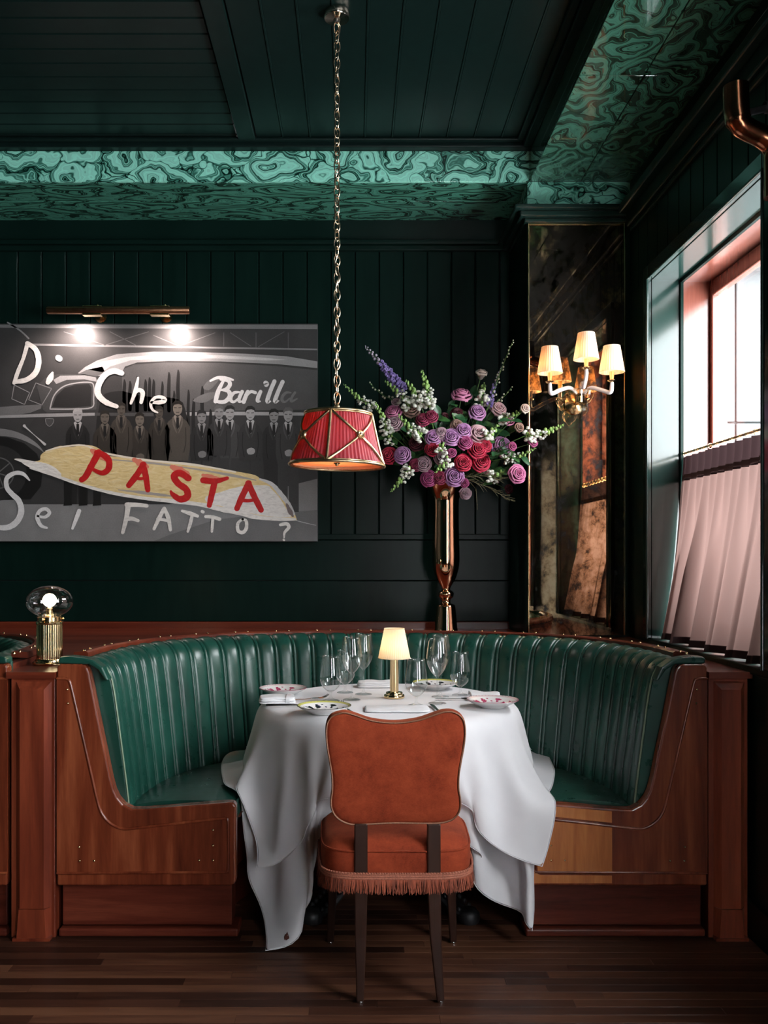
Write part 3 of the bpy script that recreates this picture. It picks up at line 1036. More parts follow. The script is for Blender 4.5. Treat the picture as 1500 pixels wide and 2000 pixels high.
leg([(0.018, 2.822, 0.005), (0.020, 2.840, 0.20), (0.021, 2.8445, 0.36), (0.021, 2.8455, 0.556)], [(0.024, 0.026), (0.036, 0.034), (0.042, 0.036), (0.042, 0.028)])
leg([(0.271, 2.822, 0.005), (0.257, 2.840, 0.20), (0.252, 2.8445, 0.36), (0.252, 2.8455, 0.556)], [(0.024, 0.026), (0.036, 0.034), (0.042, 0.036), (0.042, 0.028)])
leg([(-0.087, 3.254, 0.005), (-0.078, 3.24, 0.20), (-0.068, 3.225, 0.40)], [(0.024, 0.024), (0.032, 0.032), (0.040, 0.040)])
leg([(0.359, 3.254, 0.005), (0.350, 3.24, 0.20), (0.340, 3.225, 0.40)], [(0.024, 0.024), (0.032, 0.032), (0.040, 0.040)])

# ================================================================ table
TC = Vector((0.14, 3.74, 0.0))
TZ = 0.80
tb = thing('dining_table', 'round table on a black cast-iron scroll base, hidden under cloths', 'table', TC)
MB().lathe([(0.001, TZ - 0.045), (0.500, TZ - 0.045), (0.515, TZ - 0.040), (0.515, TZ - 0.022), (0.500, TZ - 0.012), (0.001, TZ - 0.009)], TC, 64).build('tabletop', M['dark_wood'], tb, smooth=40)
MB().lathe([(0.001, 0.12), (0.10, 0.12), (0.085, 0.17), (0.05, 0.20), (0.042, 0.26), (0.055, 0.30), (0.042, 0.34), (0.04, 0.66), (0.06, 0.70), (0.14, 0.74), (0.14, TZ - 0.046), (0.001, TZ - 0.046)], TC, 24).build('pedestal', M['iron'], tb, smooth=40)
for k in range(4):
    a = PI / 4 + k * PI / 2
    d = Vector((math.cos(a), math.sin(a), 0))
    s = Vector((-d.y, d.x, 0))
    path = catmull([(0.05, 0.18), (0.13, 0.19), (0.22, 0.15), (0.30, 0.075), (0.37, 0.035), (0.42, 0.032)], 5)
    m_ = MB()
    rows = []
    for i, p in enumerate(path):
        f_ = i / (len(path) - 1)
        hw, hh = 0.045 - 0.012 * f_, 0.032 - 0.010 * f_
        c = TC + d * p.x + Vector((0, 0, p.y))
        rows.append([c + s * hw * math.cos(q) + Vector((0, 0, hh * math.sin(q))) for q in [2 * PI * z_ / 10 for z_ in range(10)]])
    m_.grid(rows, closed_u=True)
    for e in (0, len(rows) - 1):
        b_ = len(m_.v)
        m_.v += rows[e]
        m_.f.append(tuple(range(b_, b_ + 10)))
    ft = m_.build('foot', M['iron'], tb, smooth=50)
    sp = MB()
    for side in (-1, 1):                                             # raised scrolls on the flanks
        pts = []
        for i in range(26):
            q = i / 25 * 3.6 * PI
            r = 0.034 * (1 - i / 32)
            pts.append(TC + d * (0.17 + r * math.cos(q)) + Vector((0, 0, 0.155 + r * math.sin(q))) + s * side * 0.044)
        sp.tube(pts, 0.006, 6)
        pts = [TC + d * (0.20 + 0.2 * i / 9) + s * side * (0.036 - 0.006 * i / 9) + Vector((0, 0, 0.165 - 0.115 * (i / 9) ** 0.8)) for i in range(10)]
        for q in pts:
            sp.ball(q, 0.011, 7, 5)
    sp.build('scroll_ornament', M['iron'], ft, smooth=60)
    MB().lathe([(0.001, 0.0), (0.036, 0.0), (0.042, 0.012), (0.040, 0.035), (0.028, 0.052), (0.001, 0.058)], TC + d * 0.425, 14).build('foot_pad', M['iron'], ft, smooth=50)


# ================================================================ linen
import numpy as np


def drape(half, n, ang, seed, rad, ztop, steps=330, below=None, tips=()):
    """a square cloth let fall over the round table: particles held by distance rules, pushed out of the table, chair seat, bench and floor"""
    rng = np.random.default_rng(seed)
    g_ = np.linspace(-half, half, n)
    X, Y = np.meshgrid(g_, g_)
    c, s = math.cos(ang), math.sin(ang)
    p = np.stack([c * X - s * Y, s * X + c * Y, np.full_like(X, ztop + 0.004)], -1)
    p[..., 2] += rng.uniform(-0.0008, 0.0008, X.shape) + 0.006 * np.sin(5 * np.arctan2(Y, X) + seed) * np.clip(np.hypot(X, Y) - rad, 0, 1) * 4
    h = g_[1] - g_[0]
    prev = p.copy()
    hold = np.hypot(p[..., 0], p[..., 1]) < rad * 0.86
    pairs = []                                                        # (slice a, slice b, rest length, stiffness)
    for o in (0, 1):
        m1, m2 = (n - o) // 2, n
        pairs.append((np.s_[:, o:n - 1:2], np.s_[:, o + 1:n:2], h, 1.0))
        pairs.append((np.s_[o:n - 1:2, :], np.s_[o + 1:n:2, :], h, 1.0))
        pairs.append((np.s_[o:n - 1:2, :n - 1], np.s_[o + 1:n:2, 1:], h * 2 ** 0.5, 0.12))
        pairs.append((np.s_[o:n - 1:2, 1:], np.s_[o + 1:n:2, :n - 1], h * 2 ** 0.5, 0.12))
    for o in range(4):
        pairs.append((np.s_[:, o:n - 2:4], np.s_[:, o + 2:n:4], 2 * h, 0.02))
        pairs.append((np.s_[o:n - 2:4, :], np.s_[o + 2:n:4, :], 2 * h, 0.02))
    rest = p.copy()
    for st in range(steps):
        vel = (p - prev) * (0.975 if st < steps * 0.7 else 0.93)
        prev = p.copy()
        p = p + vel
        p[..., 2] -= 9.8 * 0.012 ** 2
        for it in range(14):
            for a, b_, L, k in pairs:
                pa, pb = p[a], p[b_]
                d = pb - pa
                ln = np.sqrt((d * d).sum(-1, keepdims=True)) + 1e-9
                q = d * ((ln - L) / ln * 0.5 * k)
                p[a] = pa + q
                p[b_] = pb - q
            p[hold] = rest[hold]
            p[hold, 2] = ztop + 0.001
        if st > 60:                                                    # the front corners have been drawn forward by hand
            for (j_, i_), q in tips:
                p[j_, i_] += (np.array(q) - p[j_, i_]) * 0.16
        r = np.hypot(p[..., 0], p[..., 1]) + 1e-9
        over = (p[..., 2] < ztop) & (r < rad)                          # table: lift to the top or push out past the edge
        lift = over & (r < rad - 0.012)
        p[..., 2] = np.where(lift & (p[..., 2] > ztop - 0.05), ztop, p[..., 2])
        push = (r < rad) & (p[..., 2] < ztop - 0.004)
        f_ = np.where(push, rad / r, 1.0)
        p[..., 0] *= f_
        p[..., 1] *= f_
        yb = 3.262 - TC.y                                              # chair seat under the front edge
        inch = (np.abs(p[..., 0] - (CHX - TC.x)) < 0.262) & (p[..., 1] < yb) & (p[..., 2] < 0.52) & (p[..., 1] > yb - 0.30)
        p[..., 1] = np.where(inch, yb, p[..., 1])
        bench = ((p[..., 0] < -0.572) | (p[..., 0] > 0.502)) & (p[..., 1] > 3.265 - TC.y) & (p[..., 2] < 0.504)
        p[..., 2] = np.where(bench, 0.504, p[..., 2])
        low = p[..., 2] < 0.004
        p[..., 2] = np.where(low, 0.004, p[..., 2])
        prev[low] = p[low]
        prev[bench] = p[bench] * 0.6 + prev[bench] * 0.4
        if below is not None:                                          # stay outside the cloth beneath
            a_ = np.arctan2(p[..., 1], p[..., 0])
            ia = ((a_ + PI) / (2 * PI) * 180).astype(int) % 180
            iz = np.clip(((p[..., 2]) / 0.8 * 40).astype(int), 0, 39)
            lim = below[ia, iz] + 0.004
            r = np.hypot(p[..., 0], p[..., 1]) + 1e-9
            f_ = np.where((p[..., 2] < ztop - 0.02) & (r < lim), lim / r, 1.0)
            p[..., 0] *= f_
            p[..., 1] *= f_
    for k in range(3):                                                # iron out the last jitter
        q = p.copy()
        q[1:-1, 1:-1] = (p[:-2, 1:-1] + p[2:, 1:-1] + p[1:-1, :-2] + p[1:-1, 2:]) * 0.125 + p[1:-1, 1:-1] * 0.5
        for e in (0, -1):
            q[e, 1:-1] = (p[e, :-2] + p[e, 2:]) * 0.25 + p[e, 1:-1] * 0.5
            q[1:-1, e] = (p[:-2, e] + p[2:, e]) * 0.25 + p[1:-1, e] * 0.5
        p = q
    return p


def shell_of(p, rad):
    """outer radius of a draped cloth by direction and height"""
    lim = np.full((180, 40), rad * 0.98)
    q = p.reshape(-1, 3)
    fine = []
    n = p.shape[0]
    for fx in (0, 0.34, 0.67):
        for fy in (0, 0.34, 0.67):
            fine.append((p[:-1, :-1] * (1 - fx) * (1 - fy) + p[1:, :-1] * fx * (1 - fy) + p[:-1, 1:] * (1 - fx) * fy + p[1:, 1:] * fx * fy).reshape(-1, 3))
    q = np.concatenate(fine)
    q = q[q[:, 2] < 0.795]
    ia = ((np.arctan2(q[:, 1], q[:, 0]) + PI) / (2 * PI) * 180).astype(int) % 180
    iz = np.clip((q[:, 2] / 0.8 * 40).astype(int), 0, 39)
    np.maximum.at(lim, (ia, iz), np.hypot(q[:, 0], q[:, 1]))
    return lim


def linen(p, label):
    k = p.shape[0]
    v = [TC + Vector((float(a), float(b_), float(c))) for a, b_, c in p.reshape(-1, 3)]
    m_ = MB()
    m_.grid([v[j * k:(j + 1) * k] for j in range(k)])
    o = m_.build('tablecloth', M['linen'], smooth=180, loc=TC)
    sd = o.modifiers.new('thick', 'SOLIDIFY')
    sd.thickness = 0.0016
    sd.offset = -1.0
    md = o.modifiers.new('sub', 'SUBSURF')
    md.levels = md.render_levels = 1
    rim = [v[i] for i in range(k)] + [v[j * k + k - 1] for j in range(1, k)] + [v[(k - 1) * k + i] for i in range(k - 2, -1, -1)] + [v[j * k] for j in range(k - 2, 0, -1)]
    MB().tube(rim, 0.0016, 5, closed=True).build('hem', M['linen'], o, smooth=60)
    return tag(o, label, 'tablecloth')


drop_a = drape(0.915, 61, 0.03, 1, 0.545, TZ, tips=(((0, 0), (-0.485, -0.63, 0.02)), ((0, -1), (0.45, -0.62, 0.035))))
under = linen(drop_a, 'long white under cloth whose corners hang almost to the floor')
cl_ = [TC + Vector([float(c) for c in drop_a[j_, i_]]) + Vector((0.0, -0.004, 0)) for j_, i_ in ((1, 2), (1, 3), (2, 3), (2, 2))]
M['label_tape'] = plain('brown_label_tape', (0.10, 0.03, 0.02), 0.7)
MB().prism(cl_, (0, 0.001, 0)).build('care_label', M['label_tape'], under)
drop_b = drape(0.745, 53, -0.03, 2, 0.550, TZ + 0.005, below=shell_of(drop_a, 0.545), tips=(((0, 0), (-0.52, -0.55, 0.29)), ((0, -1), (0.52, -0.55, 0.30))))
top = linen(drop_b, 'short white square top cloth spread over the longer table cloth')
TS_Z = TZ + 0.0075                                                   # height of the cloth surface

# ================================================================ glasses
WINE = [(0.0005, 0.0015), (0.034, 0.0015), (0.036, 0.0025), (0.033, 0.0045), (0.012, 0.009), (0.0052, 0.016), (0.0042, 0.035), (0.0040, 0.095), (0.0048, 0.106), (0.010, 0.113), (0.022, 0.126),
        (0.034, 0.145), (0.0425, 0.165), (0.0455, 0.182), (0.0435, 0.205), (0.0395, 0.232), (0.0345, 0.262)]
GOBLET = [(0.0005, 0.0015), (0.033, 0.0015), (0.035, 0.0025), (0.031, 0.0045), (0.011, 0.010), (0.0056, 0.018), (0.0052, 0.030), (0.0075, 0.037), (0.020, 0.045), (0.034, 0.060), (0.0425, 0.078),
          (0.0450, 0.094), (0.0430, 0.118), (0.0388, 0.150), (0.0345, 0.187)]


def stem_glass(prof, name, label, px, Y, group):
    X = (px - HX) * Y / FOC
    g = thing(name, label, 'glass', (X, Y, TS_Z), group)
    pr = catmull([(r, z, 0) for r, z in prof], 3)
    split = 3 * 8 if prof is WINE else 3 * 7
    foot = [(p.x, p.y) for p in pr[:split + 1]]
    bowl = [(p.x, p.y) for p in pr[split:]]
    MB().lathe(foot, (X, Y, TS_Z), 28).build('foot_and_stem', M['glass'], g, smooth=180)
    inner = [(max(r - 0.0011, 0.0003), z + (0.0012 if i < 4 else 0)) for i, (r, z) in enumerate(bowl)][::-1]
    MB().lathe([(0.0003, bowl[0][1])] + bowl + inner[:-2] + [(0.0003, inner[-2][1] + 0.0015)], (X, Y, TS_Z), 36).build('bowl', M['glass'], g, smooth=180)
    return g


GW, GG = 'wine glasses on the table', 'water goblets on the table'
stem_glass(WINE, 'wine_glass', 'front one of two tall wine glasses between the lamp and the lit leather', 687, 3.71, GW)
stem_glass(WINE, 'wine_glass', 'rear one of two tall wine glasses between the lamp and the lit leather', 710, 3.86, GW)
stem_glass(WINE, 'wine_glass', 'tall wine glass in front of its twin, towards the window side', 854, 3.62, GW)
stem_glass(WINE, 'wine_glass', 'tall wine glass behind its twin on the window side, before a dark-blue plate', 860, 3.79, GW)
stem_glass(GOBLET, 'water_goblet', 'short water goblet standing just behind the blue and yellow plate', 646, 3.69, GG)
stem_glass(GOBLET, 'water_goblet', 'short water goblet half hidden behind the front wine glass and goblet', 674, 3.91, GG)
stem_glass(GOBLET, 'water_goblet', 'short water goblet directly behind the velvet chair back, right beside the lamp', 813, 3.565, GG)
stem_glass(GOBLET, 'water_goblet', 'short water goblet standing alone beside the folded napkin, nearest the window', 899, 3.84, GG)


# ================================================================ plates
def plate_mat(name, edge, rim, blot, blot2, mix):
    t = NT(name)
    tc = t.n('ShaderNodeTexCoord')
    sx = t.n('ShaderNodeSeparateXYZ')
    t.l(tc.outputs['Object'], sx.inputs[0])
    r = t.math('SQRT', t.math('ADD', t.math('MULTIPLY', sx.outputs[0], sx.outputs[0]), t.math('MULTIPLY', sx.outputs[1], sx.outputs[1])))
    band = t.ramp(t.math('MULTIPLY', r, 9.6), [(0.0, (0.82, 0.81, 0.80)), (0.86, (0.82, 0.81, 0.80)), (0.875, rim), (0.95, rim), (0.965, edge), (1.0, edge)], 'CONSTANT')
    nz = t.noise(t.coords((1, 1, 0.2)), 46.0, 2, 0.4)
    ring = t.ramp(t.math('MULTIPLY', r, 9.6), [(0.0, (0, 0, 0)), (0.30, (1, 1, 1)), (0.78, (0, 0, 0))], 'CONSTANT')
    msk = t.math('MULTIPLY', t.ramp(nz, [(0.0, (0, 0, 0)), (mix, (1, 1, 1))], 'CONSTANT'), ring)
    up = t.ramp(sx.outputs[2], [(0.0, (0, 0, 0)), (0.0095, (1, 1, 1))], 'CONSTANT')
    mx = t.n('ShaderNodeMix', data_type='RGBA')
    t.l(msk, mx.inputs['Factor'])
    t.l(band, mx.inputs['A'])
    t.l(t.ramp(t.noise(t.coords((1, 1, 0.2)), 70.0, 1), [(0.0, blot), (0.5, blot2)], 'CONSTANT'), mx.inputs['B'])
    t.set(color=mx.outputs['Result'], rough=0.14, coat=0.5)
    return t.m


M['plate_pink'] = plate_mat('china_painted_crimson', (0.42, 0.06, 0.14), (0.72, 0.60, 0.60), (0.40, 0.02, 0.09), (0.46, 0.08, 0.16), 0.56)
M['plate_blue'] = plate_mat('china_painted_blue_black', (0.05, 0.05, 0.04), (0.62, 0.60, 0.16), (0.014, 0.014, 0.05), (0.02, 0.03, 0.02), 0.56)


def plate(label, mat_, px, Y, z=None):
    X = (px - HX) * Y / FOC
    z = TS_Z if z is None else z
    g = thing('plate', label, 'plate', (X, Y, z), 'hand-painted plates on the table')
    body = [(0.0005, 0.003), (0.046, 0.002), (0.050, 0.0), (0.053, 0.003), (0.070, 0.011), (0.090, 0.021), (0.101, 0.0285), (0.1035, 0.0305)]
    inside = [(0.1035, 0.0305), (0.102, 0.0318), (0.098, 0.0300), (0.085, 0.0235), (0.068, 0.0160), (0.055, 0.0115), (0.03, 0.0100), (0.0005, 0.0098)]
    MB().lathe([(p.x, p.y) for p in catmull([(r, q, 0) for r, q in body], 2)], (X, Y, z), 56).build('plate_underside', M['china'], g, smooth=60)
    MB().lathe([(p.x, p.y) for p in catmull([(r, q, 0) for r, q in inside], 2)], (X, Y, z), 56).build('painted_face', mat_, g, smooth=60)
    dots = MB()
    for i in range(44):
        a = 2 * PI * i / 44
        dots.ball((X + 0.0985 * math.cos(a), Y + 0.0985 * math.sin(a), z + 0.0306), 0.0017, 5, 4, (1, 1, 0.4))
    tag(dots.build('rim_dots', M['rim_dot'], g, smooth=60), kind='stuff')
    return g


M['rim_dot'] = plain('dark_glaze_dots', (0.05, 0.03, 0.03), 0.3)
plate('white plate painted dark blue with yellow rim, beside the velvet chair back', M['plate_blue'], 633, 3.40)
plate('crimson-patterned plate at the edge nearest the brightly lit leather', M['plate_pink'], 553, 3.86, TS_Z + 0.0)
plate('crimson-patterned plate at the table edge on the window side', M['plate_pink'], 962, 3.545)
plate('dark-patterned plate half hidden behind the wine glasses at the back', M['plate_blue'], 850, 4.03)


# ================================================================ napkins and cutlery
def napkin(label, cx, cy, L, W, ang, layers, fold_x=0.5, seed=0):
    z0 = TS_Z + 0.0006
    g = thing('napkin', label, 'napkin', (cx, cy, z0), 'folded white napkins')
    random.seed(seed)
    ca, sa = math.cos(ang), math.sin(ang)
    zb = 0.0
    for k in range(layers):
        hl, hw = L / 2 * (1 - 0.03 * k), W / 2 * (1 - 0.05 * k)
        rows = []
        nx, ny = 13, 7
        th_ = 0.009 if layers > 1 else 0.007
        ph = random.uniform(0, 6)
        for (sc_, zz) in ((0.0, 0.0), (0.9, 0.0), (0.985, th_ * 0.25), (1.0, th_ * 0.5), (0.985, th_ * 0.8), (0.93, th_), (0.6, th_ * 1.04), (0.0, th_ * 1.06)):
            row = []
            for i in range(48):
                a = 2 * PI * i / 48
                c, s = math.cos(a), math.sin(a)
                kk = (abs(c) ** 8 + abs(s) ** 8) ** (-1 / 8)
                x, y = hl * c * kk * sc_, hw * s * kk * sc_
                w_ = 0.0016 * math.sin(x * 60 + ph) * (zz / th_ if th_ else 0) + 0.0012 * math.sin(y * 85 + ph * 2) * (zz / th_)
                row.append(Vector((cx + ca * x - sa * y, cy + sa * x + ca * y, z0 + zb + max(zz + w_, 0))))
            rows.append(row)
        MB().grid(rows, closed_u=True).build('fold', M['napkin'], g, smooth=60)
        zb += th_ * 0.86
    return g


napkin('folded white napkin lying in front of the crimson plate by the lit leather', -0.315, 3.66, 0.150, 0.115, 0.12, 3, seed=3)
napkin('flat folded white napkin laid at the front place behind the chair back', 0.165, 3.475, 0.250, 0.14, 0.0, 1, seed=4)
napkin('folded white napkin tucked behind the window-side crimson plate', 0.545, 3.735, 0.130, 0.11, -0.15, 3, seed=5)
napkin('folded white napkin at the back place behind the table lamp', 0.095, 4.10, 0.165, 0.10, 0.05, 3, seed=6)
bandz = TS_Z + 0.026
for nm, (x, y) in (('a', (-0.268, 3.665)), ('b', (0.492, 3.745))):
    ring = []
    for i in range(24):
        a = 2 * PI * i / 24
        c, s = math.cos(a), math.sin(a)
        kk = (abs(c) ** 4 + abs(s) ** 4) ** (-1 / 4)
        ring.append((c * kk * 0.058, 0.0145 + s * kk * 0.0145))
    m_ = MB()
    m_.grid([[Vector((x + dx, y + p, TS_Z + q)) for p, q in ring] for dx in (-0.008, 0.008)], closed_u=True)
    o = m_.build('napkin_band', M['napkin'], smooth=60, loc=(x, y, TS_Z))
    tag(o, 'white band around the napkin beside the crimson plate by the lit leather' if nm == 'a' else 'white band around the napkin nearest the window', 'napkin band', 'napkin bands')


def knife(label, cx, cy, ang):
    z = TS_Z + 0.001
    g = thing('knife', label, 'knife', (cx, cy, z), 'steel table cutlery')
    d, s = Vector((math.cos(ang), math.sin(ang), 0)), Vector((-math.sin(ang), math.cos(ang), 0))
    c = Vector((cx, cy, z))
    MB().tube([c + d * q + Vector((0, 0, 0.005)) for q in (-0.115, -0.10, -0.05, 0.0, 0.012)], [0.0065, 0.0078, 0.006, 0.0046, 0.004], 8, flat=0.6).build('handle', M['knife_grip'], g, smooth=60)
    pts = [(0.0, -0.006), (0.08, -0.009), (0.105, -0.005), (0.115, 0.004), (0.10, 0.007), (0.0, 0.006)]
    MB().prism([c + d * (0.008 + u) + s * v + Vector((0, 0, 0.003)) for u, v in pts], (0, 0, 0.0018)).build('blade', M['steel'], g)
    return g


def fork(label, cx, cy, ang):
    z = TS_Z + 0.001
    g = thing('fork', label, 'fork', (cx, cy, z), 'steel table cutlery')
    d, s = Vector((math.cos(ang), math.sin(ang), 0)), Vector((-math.sin(ang), math.cos(ang), 0))
    c = Vector((cx, cy, z))
    up = lambda q: Vector((0, 0, q))
    MB().tube([c + d * u + up(h) for u, h in ((-0.11, 0.004), (-0.07, 0.005), (0.0, 0.0045), (0.03, 0.006))], [0.007, 0.0055, 0.0035, 0.0035], 8, flat=0.5).build('handle', M['steel'], g, smooth=60)
    MB().prism([c + d * u + s * v + up(0.0055) for u, v in ((0.025, -0.004), (0.04, -0.012), (0.06, -0.013), (0.06, 0.013), (0.04, 0.012), (0.025, 0.004))], (0, 0, 0.002)).build('neck', M['steel'], g)
    for k in range(4):
        v = -0.0105 + 0.007 * k
        MB().tube([c + d * u + s * v + up(h) for u, h in ((0.058, 0.0065), (0.075, 0.008), (0.09, 0.013), (0.102, 0.021))], [0.0018, 0.0017, 0.0015, 0.0009], 6).build('tine', M['steel'], g, smooth=60)
    return g


M['knife_grip'] = plain('dark_steel_grip', (0.14, 0.14, 0.15), 0.25, 1.0)
knife('table knife lying along the front of the banded napkin by the lit leather', -0.235, 3.555, 0.03)
fork('fork with tines towards the lamp, beside the banded napkin', -0.205, 3.70, 0.28)
fork('fork standing clear between the blue plate and the chair back', -0.030, 3.475, PI / 2 + 0.25)
knife('table knife at the front place, handle just above the chair back', 0.318, 3.46, PI / 2 + 0.1)
knife('table knife beside the goblet nearest the window', 0.455, 3.72, 0.05 + PI)

# ================================================================ table lamp
M['lamp_fabric'] = fabric_shade('cream_pleated_silk', (0.90, 0.84, 0.70), 0.45, tcol=(0.98, 0.82, 0.58))
M['bulb'] = emitter('warm_bulb', (1.0, 0.74, 0.44), 26.0)


def pleated_shade(c, r0, r1, h, n, amp, name, mat_, parent, wall=0.0012):
    """open frustum shade, r0 at bottom and r1 at top"""
    c = Vector(c)
    m_ = MB()
    seg = n * 4
    rows = []
    for rr, z in ((r0, 0.0), (r0 + (r1 - r0) * 0.33, h * 0.33), (r0 + (r1 - r0) * 0.66, h * 0.66), (r1, h)):
        rows.append([c + Vector(((rr + amp * math.cos(i * PI / 2)) * math.cos(2 * PI * i / seg), (rr + amp * math.cos(i * PI / 2)) * math.sin(2 * PI * i / seg), z)) for i in range(seg)])
    m_.grid(rows, closed_u=True)
    o = m_.build(name, mat_, parent, smooth=180)
    return o


LX, LY = (770 - HX) * 3.777 / FOC, 3.777
tl = thing('table_lamp', 'small lit brass table lamp with a cream pleated shade', 'lamp', (LX, LY, TS_Z))
lc = Vector((LX, LY, TS_Z))
MB().lathe([(0.001, 0.0), (0.043, 0.0), (0.0435, 0.002), (0.0435, 0.011), (0.042, 0.013), (0.036, 0.0135), (0.0355, 0.016), (0.0355, 0.022), (0.034, 0.024), (0.001, 0.024)], lc, 40).build('base', M['brass'], tl, smooth=40)
MB().lathe([(0.001, 0.024), (0.0185, 0.024), (0.0185, 0.163), (0.0195, 0.165), (0.0195, 0.170), (0.001, 0.172)], lc, 28).build('pole', M['brass'], tl, smooth=40)
MB().lathe([(0.001, 0.17), (0.009, 0.17), (0.009, 0.20), (0.001, 0.20)], lc, 12).build('lamp_holder', M['brass'], tl, smooth=40)
MB().ball(lc + Vector((0, 0, 0.218)), 0.014, 10, 6).build('bulb', M['bulb'], tl, smooth=180)
sh = pleated_shade(lc + Vector((0, 0, 0.168)), 0.067, 0.042, 0.123, 44, 0.0007, 'lamp_shade', M['lamp_fabric'], tl)
for rr, z in ((0.0675, 0.168), (0.0425, 0.291)):
    MB().tube([lc + Vector((rr * math.cos(a), rr * math.sin(a), z)) for a in [2 * PI * i / 48 for i in range(48)]], 0.0016, 6, closed=True).build('shade_rim', M['lamp_fabric'], sh, smooth=60)
MB().tube([lc + Vector((-0.042, 0, 0.288)), lc + Vector((0.042, 0, 0.288))], 0.001, 5).build('spider', M['brass'], tl)
MB().tube([lc + Vector((0, 0, 0.20)), lc + Vector((0.022, 0, 0.21)), lc + Vector((0.022, 0, 0.27)), lc + Vector((0, 0, 0.288))], 0.0012, 5).build('harp', M['brass'], tl)


# ================================================================ globe lamp on the post
gl_c = Vector((-1.197, 3.52, 0.9785))
g = thing('globe_lamp', 'lit reeded-brass lamp with a clear glass globe on the booth ledge', 'lamp', gl_c)
MB().lathe([(0.001, 0), (0.062, 0), (0.064, 0.003), (0.064, 0.010), (0.061, 0.013), (0.056, 0.014), (0.055, 0.020), (0.053, 0.024), (0.001, 0.024)], gl_c, 40).build('base', M['brass'], g, smooth=40)
MB().lathe([(0.001, 0.024), (0.0475, 0.024), (0.0475, 0.158), (0.001, 0.158)], gl_c, 240, rad=lambda a, z: 1.0 + 0.035 * abs(math.sin(a * 15))).build('reeded_body', M['brass_lamp'] if 'brass_lamp' in M else M['brass'], g, smooth=50)
MB().lathe([(0.001, 0.158), (0.050, 0.158), (0.052, 0.161), (0.052, 0.168), (0.047, 0.170), (0.045, 0.171), (0.045, 0.186), (0.048, 0.187), (0.001, 0.188)], gl_c, 40).build('collar', M['brass'], g, smooth=40)
for a in (0.3, 2.4, 4.5):
    MB().ball(gl_c + Vector((0.051 * math.cos(a), 0.051 * math.sin(a), 0.179)), 0.0055, 8, 6).build('thumb_screw', M['brass'], g, smooth=180)
M['globe'] = thin_glass('ribbed_globe_glass', tint=(0.90, 0.90, 0.91), edge=(0.45, 0.47, 0.50), ior=2.2, rough=0.06, relief=(0.5, 55, (0.3, 0.3, 1.6)))
prof = [(0.042, 0.188)] + [(0.0895 * math.sin(q), 0.247 - 0.062 * math.cos(q)) for q in [0.50 + (PI - 0.502) * i / 18 for i in range(19)]]
MB().lathe(prof, gl_c, 48).build('glass_globe', M['globe'], g, smooth=180)
MB().lathe([(0.001, 0.186), (0.013, 0.186), (0.013, 0.222), (0.001, 0.224)], gl_c, 14).build('lamp_holder', M['brass'], g, smooth=40)
M['bulb_globe'] = emitter('bright_warm_globe_bulb', (1.0, 0.78, 0.50), 26.0)
MB().ball(gl_c + Vector((0, 0, 0.252)), 0.026, 14, 10).build('bulb', M['bulb_globe'], g, smooth=180)

# ================================================================ pendant
PC = Vector((-0.070, 3.60, 0.0))
ZB, ZT_ = 1.768, 1.975
pd = thing('pendant_lamp', 'crimson pleated pendant lamp with brass lattice straps on a long chain', 'lamp', (PC.x, PC.y, CZ))
MB().lathe([(0.001, CZ), (0.050, CZ), (0.052, CZ - 0.004), (0.052, CZ - 0.024), (0.049, CZ - 0.028), (0.014, CZ - 0.031), (0.010, CZ - 0.046), (0.001, CZ - 0.048)], PC, 36).build('canopy', M['nickel'], pd, smooth=40)
link = None
zt = CZ - 0.043
z = zt
i = 0
LPITCH, LH, LW = 0.0345, 0.0245, 0.0125
random.seed(8)
while z > ZT_ + 0.055:
    if link is None:
        pts = []
        for k in range(20):
            a = 2 * PI * k / 20
            pts.append(Vector((LW * math.cos(a), 0, LH * math.sin(a))) + Vector((PC.x, PC.y, z - LH)))
        link = MB().tube(pts, 0.0027, 6, closed=True).build('chain_link', M['chain'], pd, smooth=180, loc=(PC.x, PC.y, z - LH))
        o = link
    else:
        o = link.copy()
        COL.objects.link(o)
        o.location = Vector((PC.x, PC.y, z - LH)) - ORG[pd.name]
    o.parent = pd
    o.rotation_euler = (0, 0, (PI / 2 if i % 2 else 0) + 0.35 + random.uniform(-0.25, 0.25) + i * 0.03)
    z -= LPITCH
    i += 1
pts = []
for k in range(90):
    q = k / 89
    pts.append((PC.x + 0.007 * math.sin(q * 88 + 0.4), PC.y + 0.007 * math.cos(q * 61), zt - q * (zt - ZT_ - 0.01)))
MB().tube(pts, 0.0016, 5).build('cord', M['chain'], pd, smooth=60)
M['silk'] = fabric_shade('crimson_pleated_silk', (0.40, 0.055, 0.075), 0.30, tcol=(0.75, 0.10, 0.07), rough=0.45)
M['silk_in'] = fabric_shade('peach_shade_lining', (0.85, 0.50, 0.30), 0.20, tcol=(0.9, 0.3, 0.15))
R0, R1 = 0.187, 0.130
TILT = Matrix.Rotation(math.radians(1.6), 4, 'Y')
hc = Vector((PC.x, PC.y, ZB))


def pp(a, r, z):
    return hc + (TILT @ Vector((r * math.cos(a), r * math.sin(a), z - ZB)))


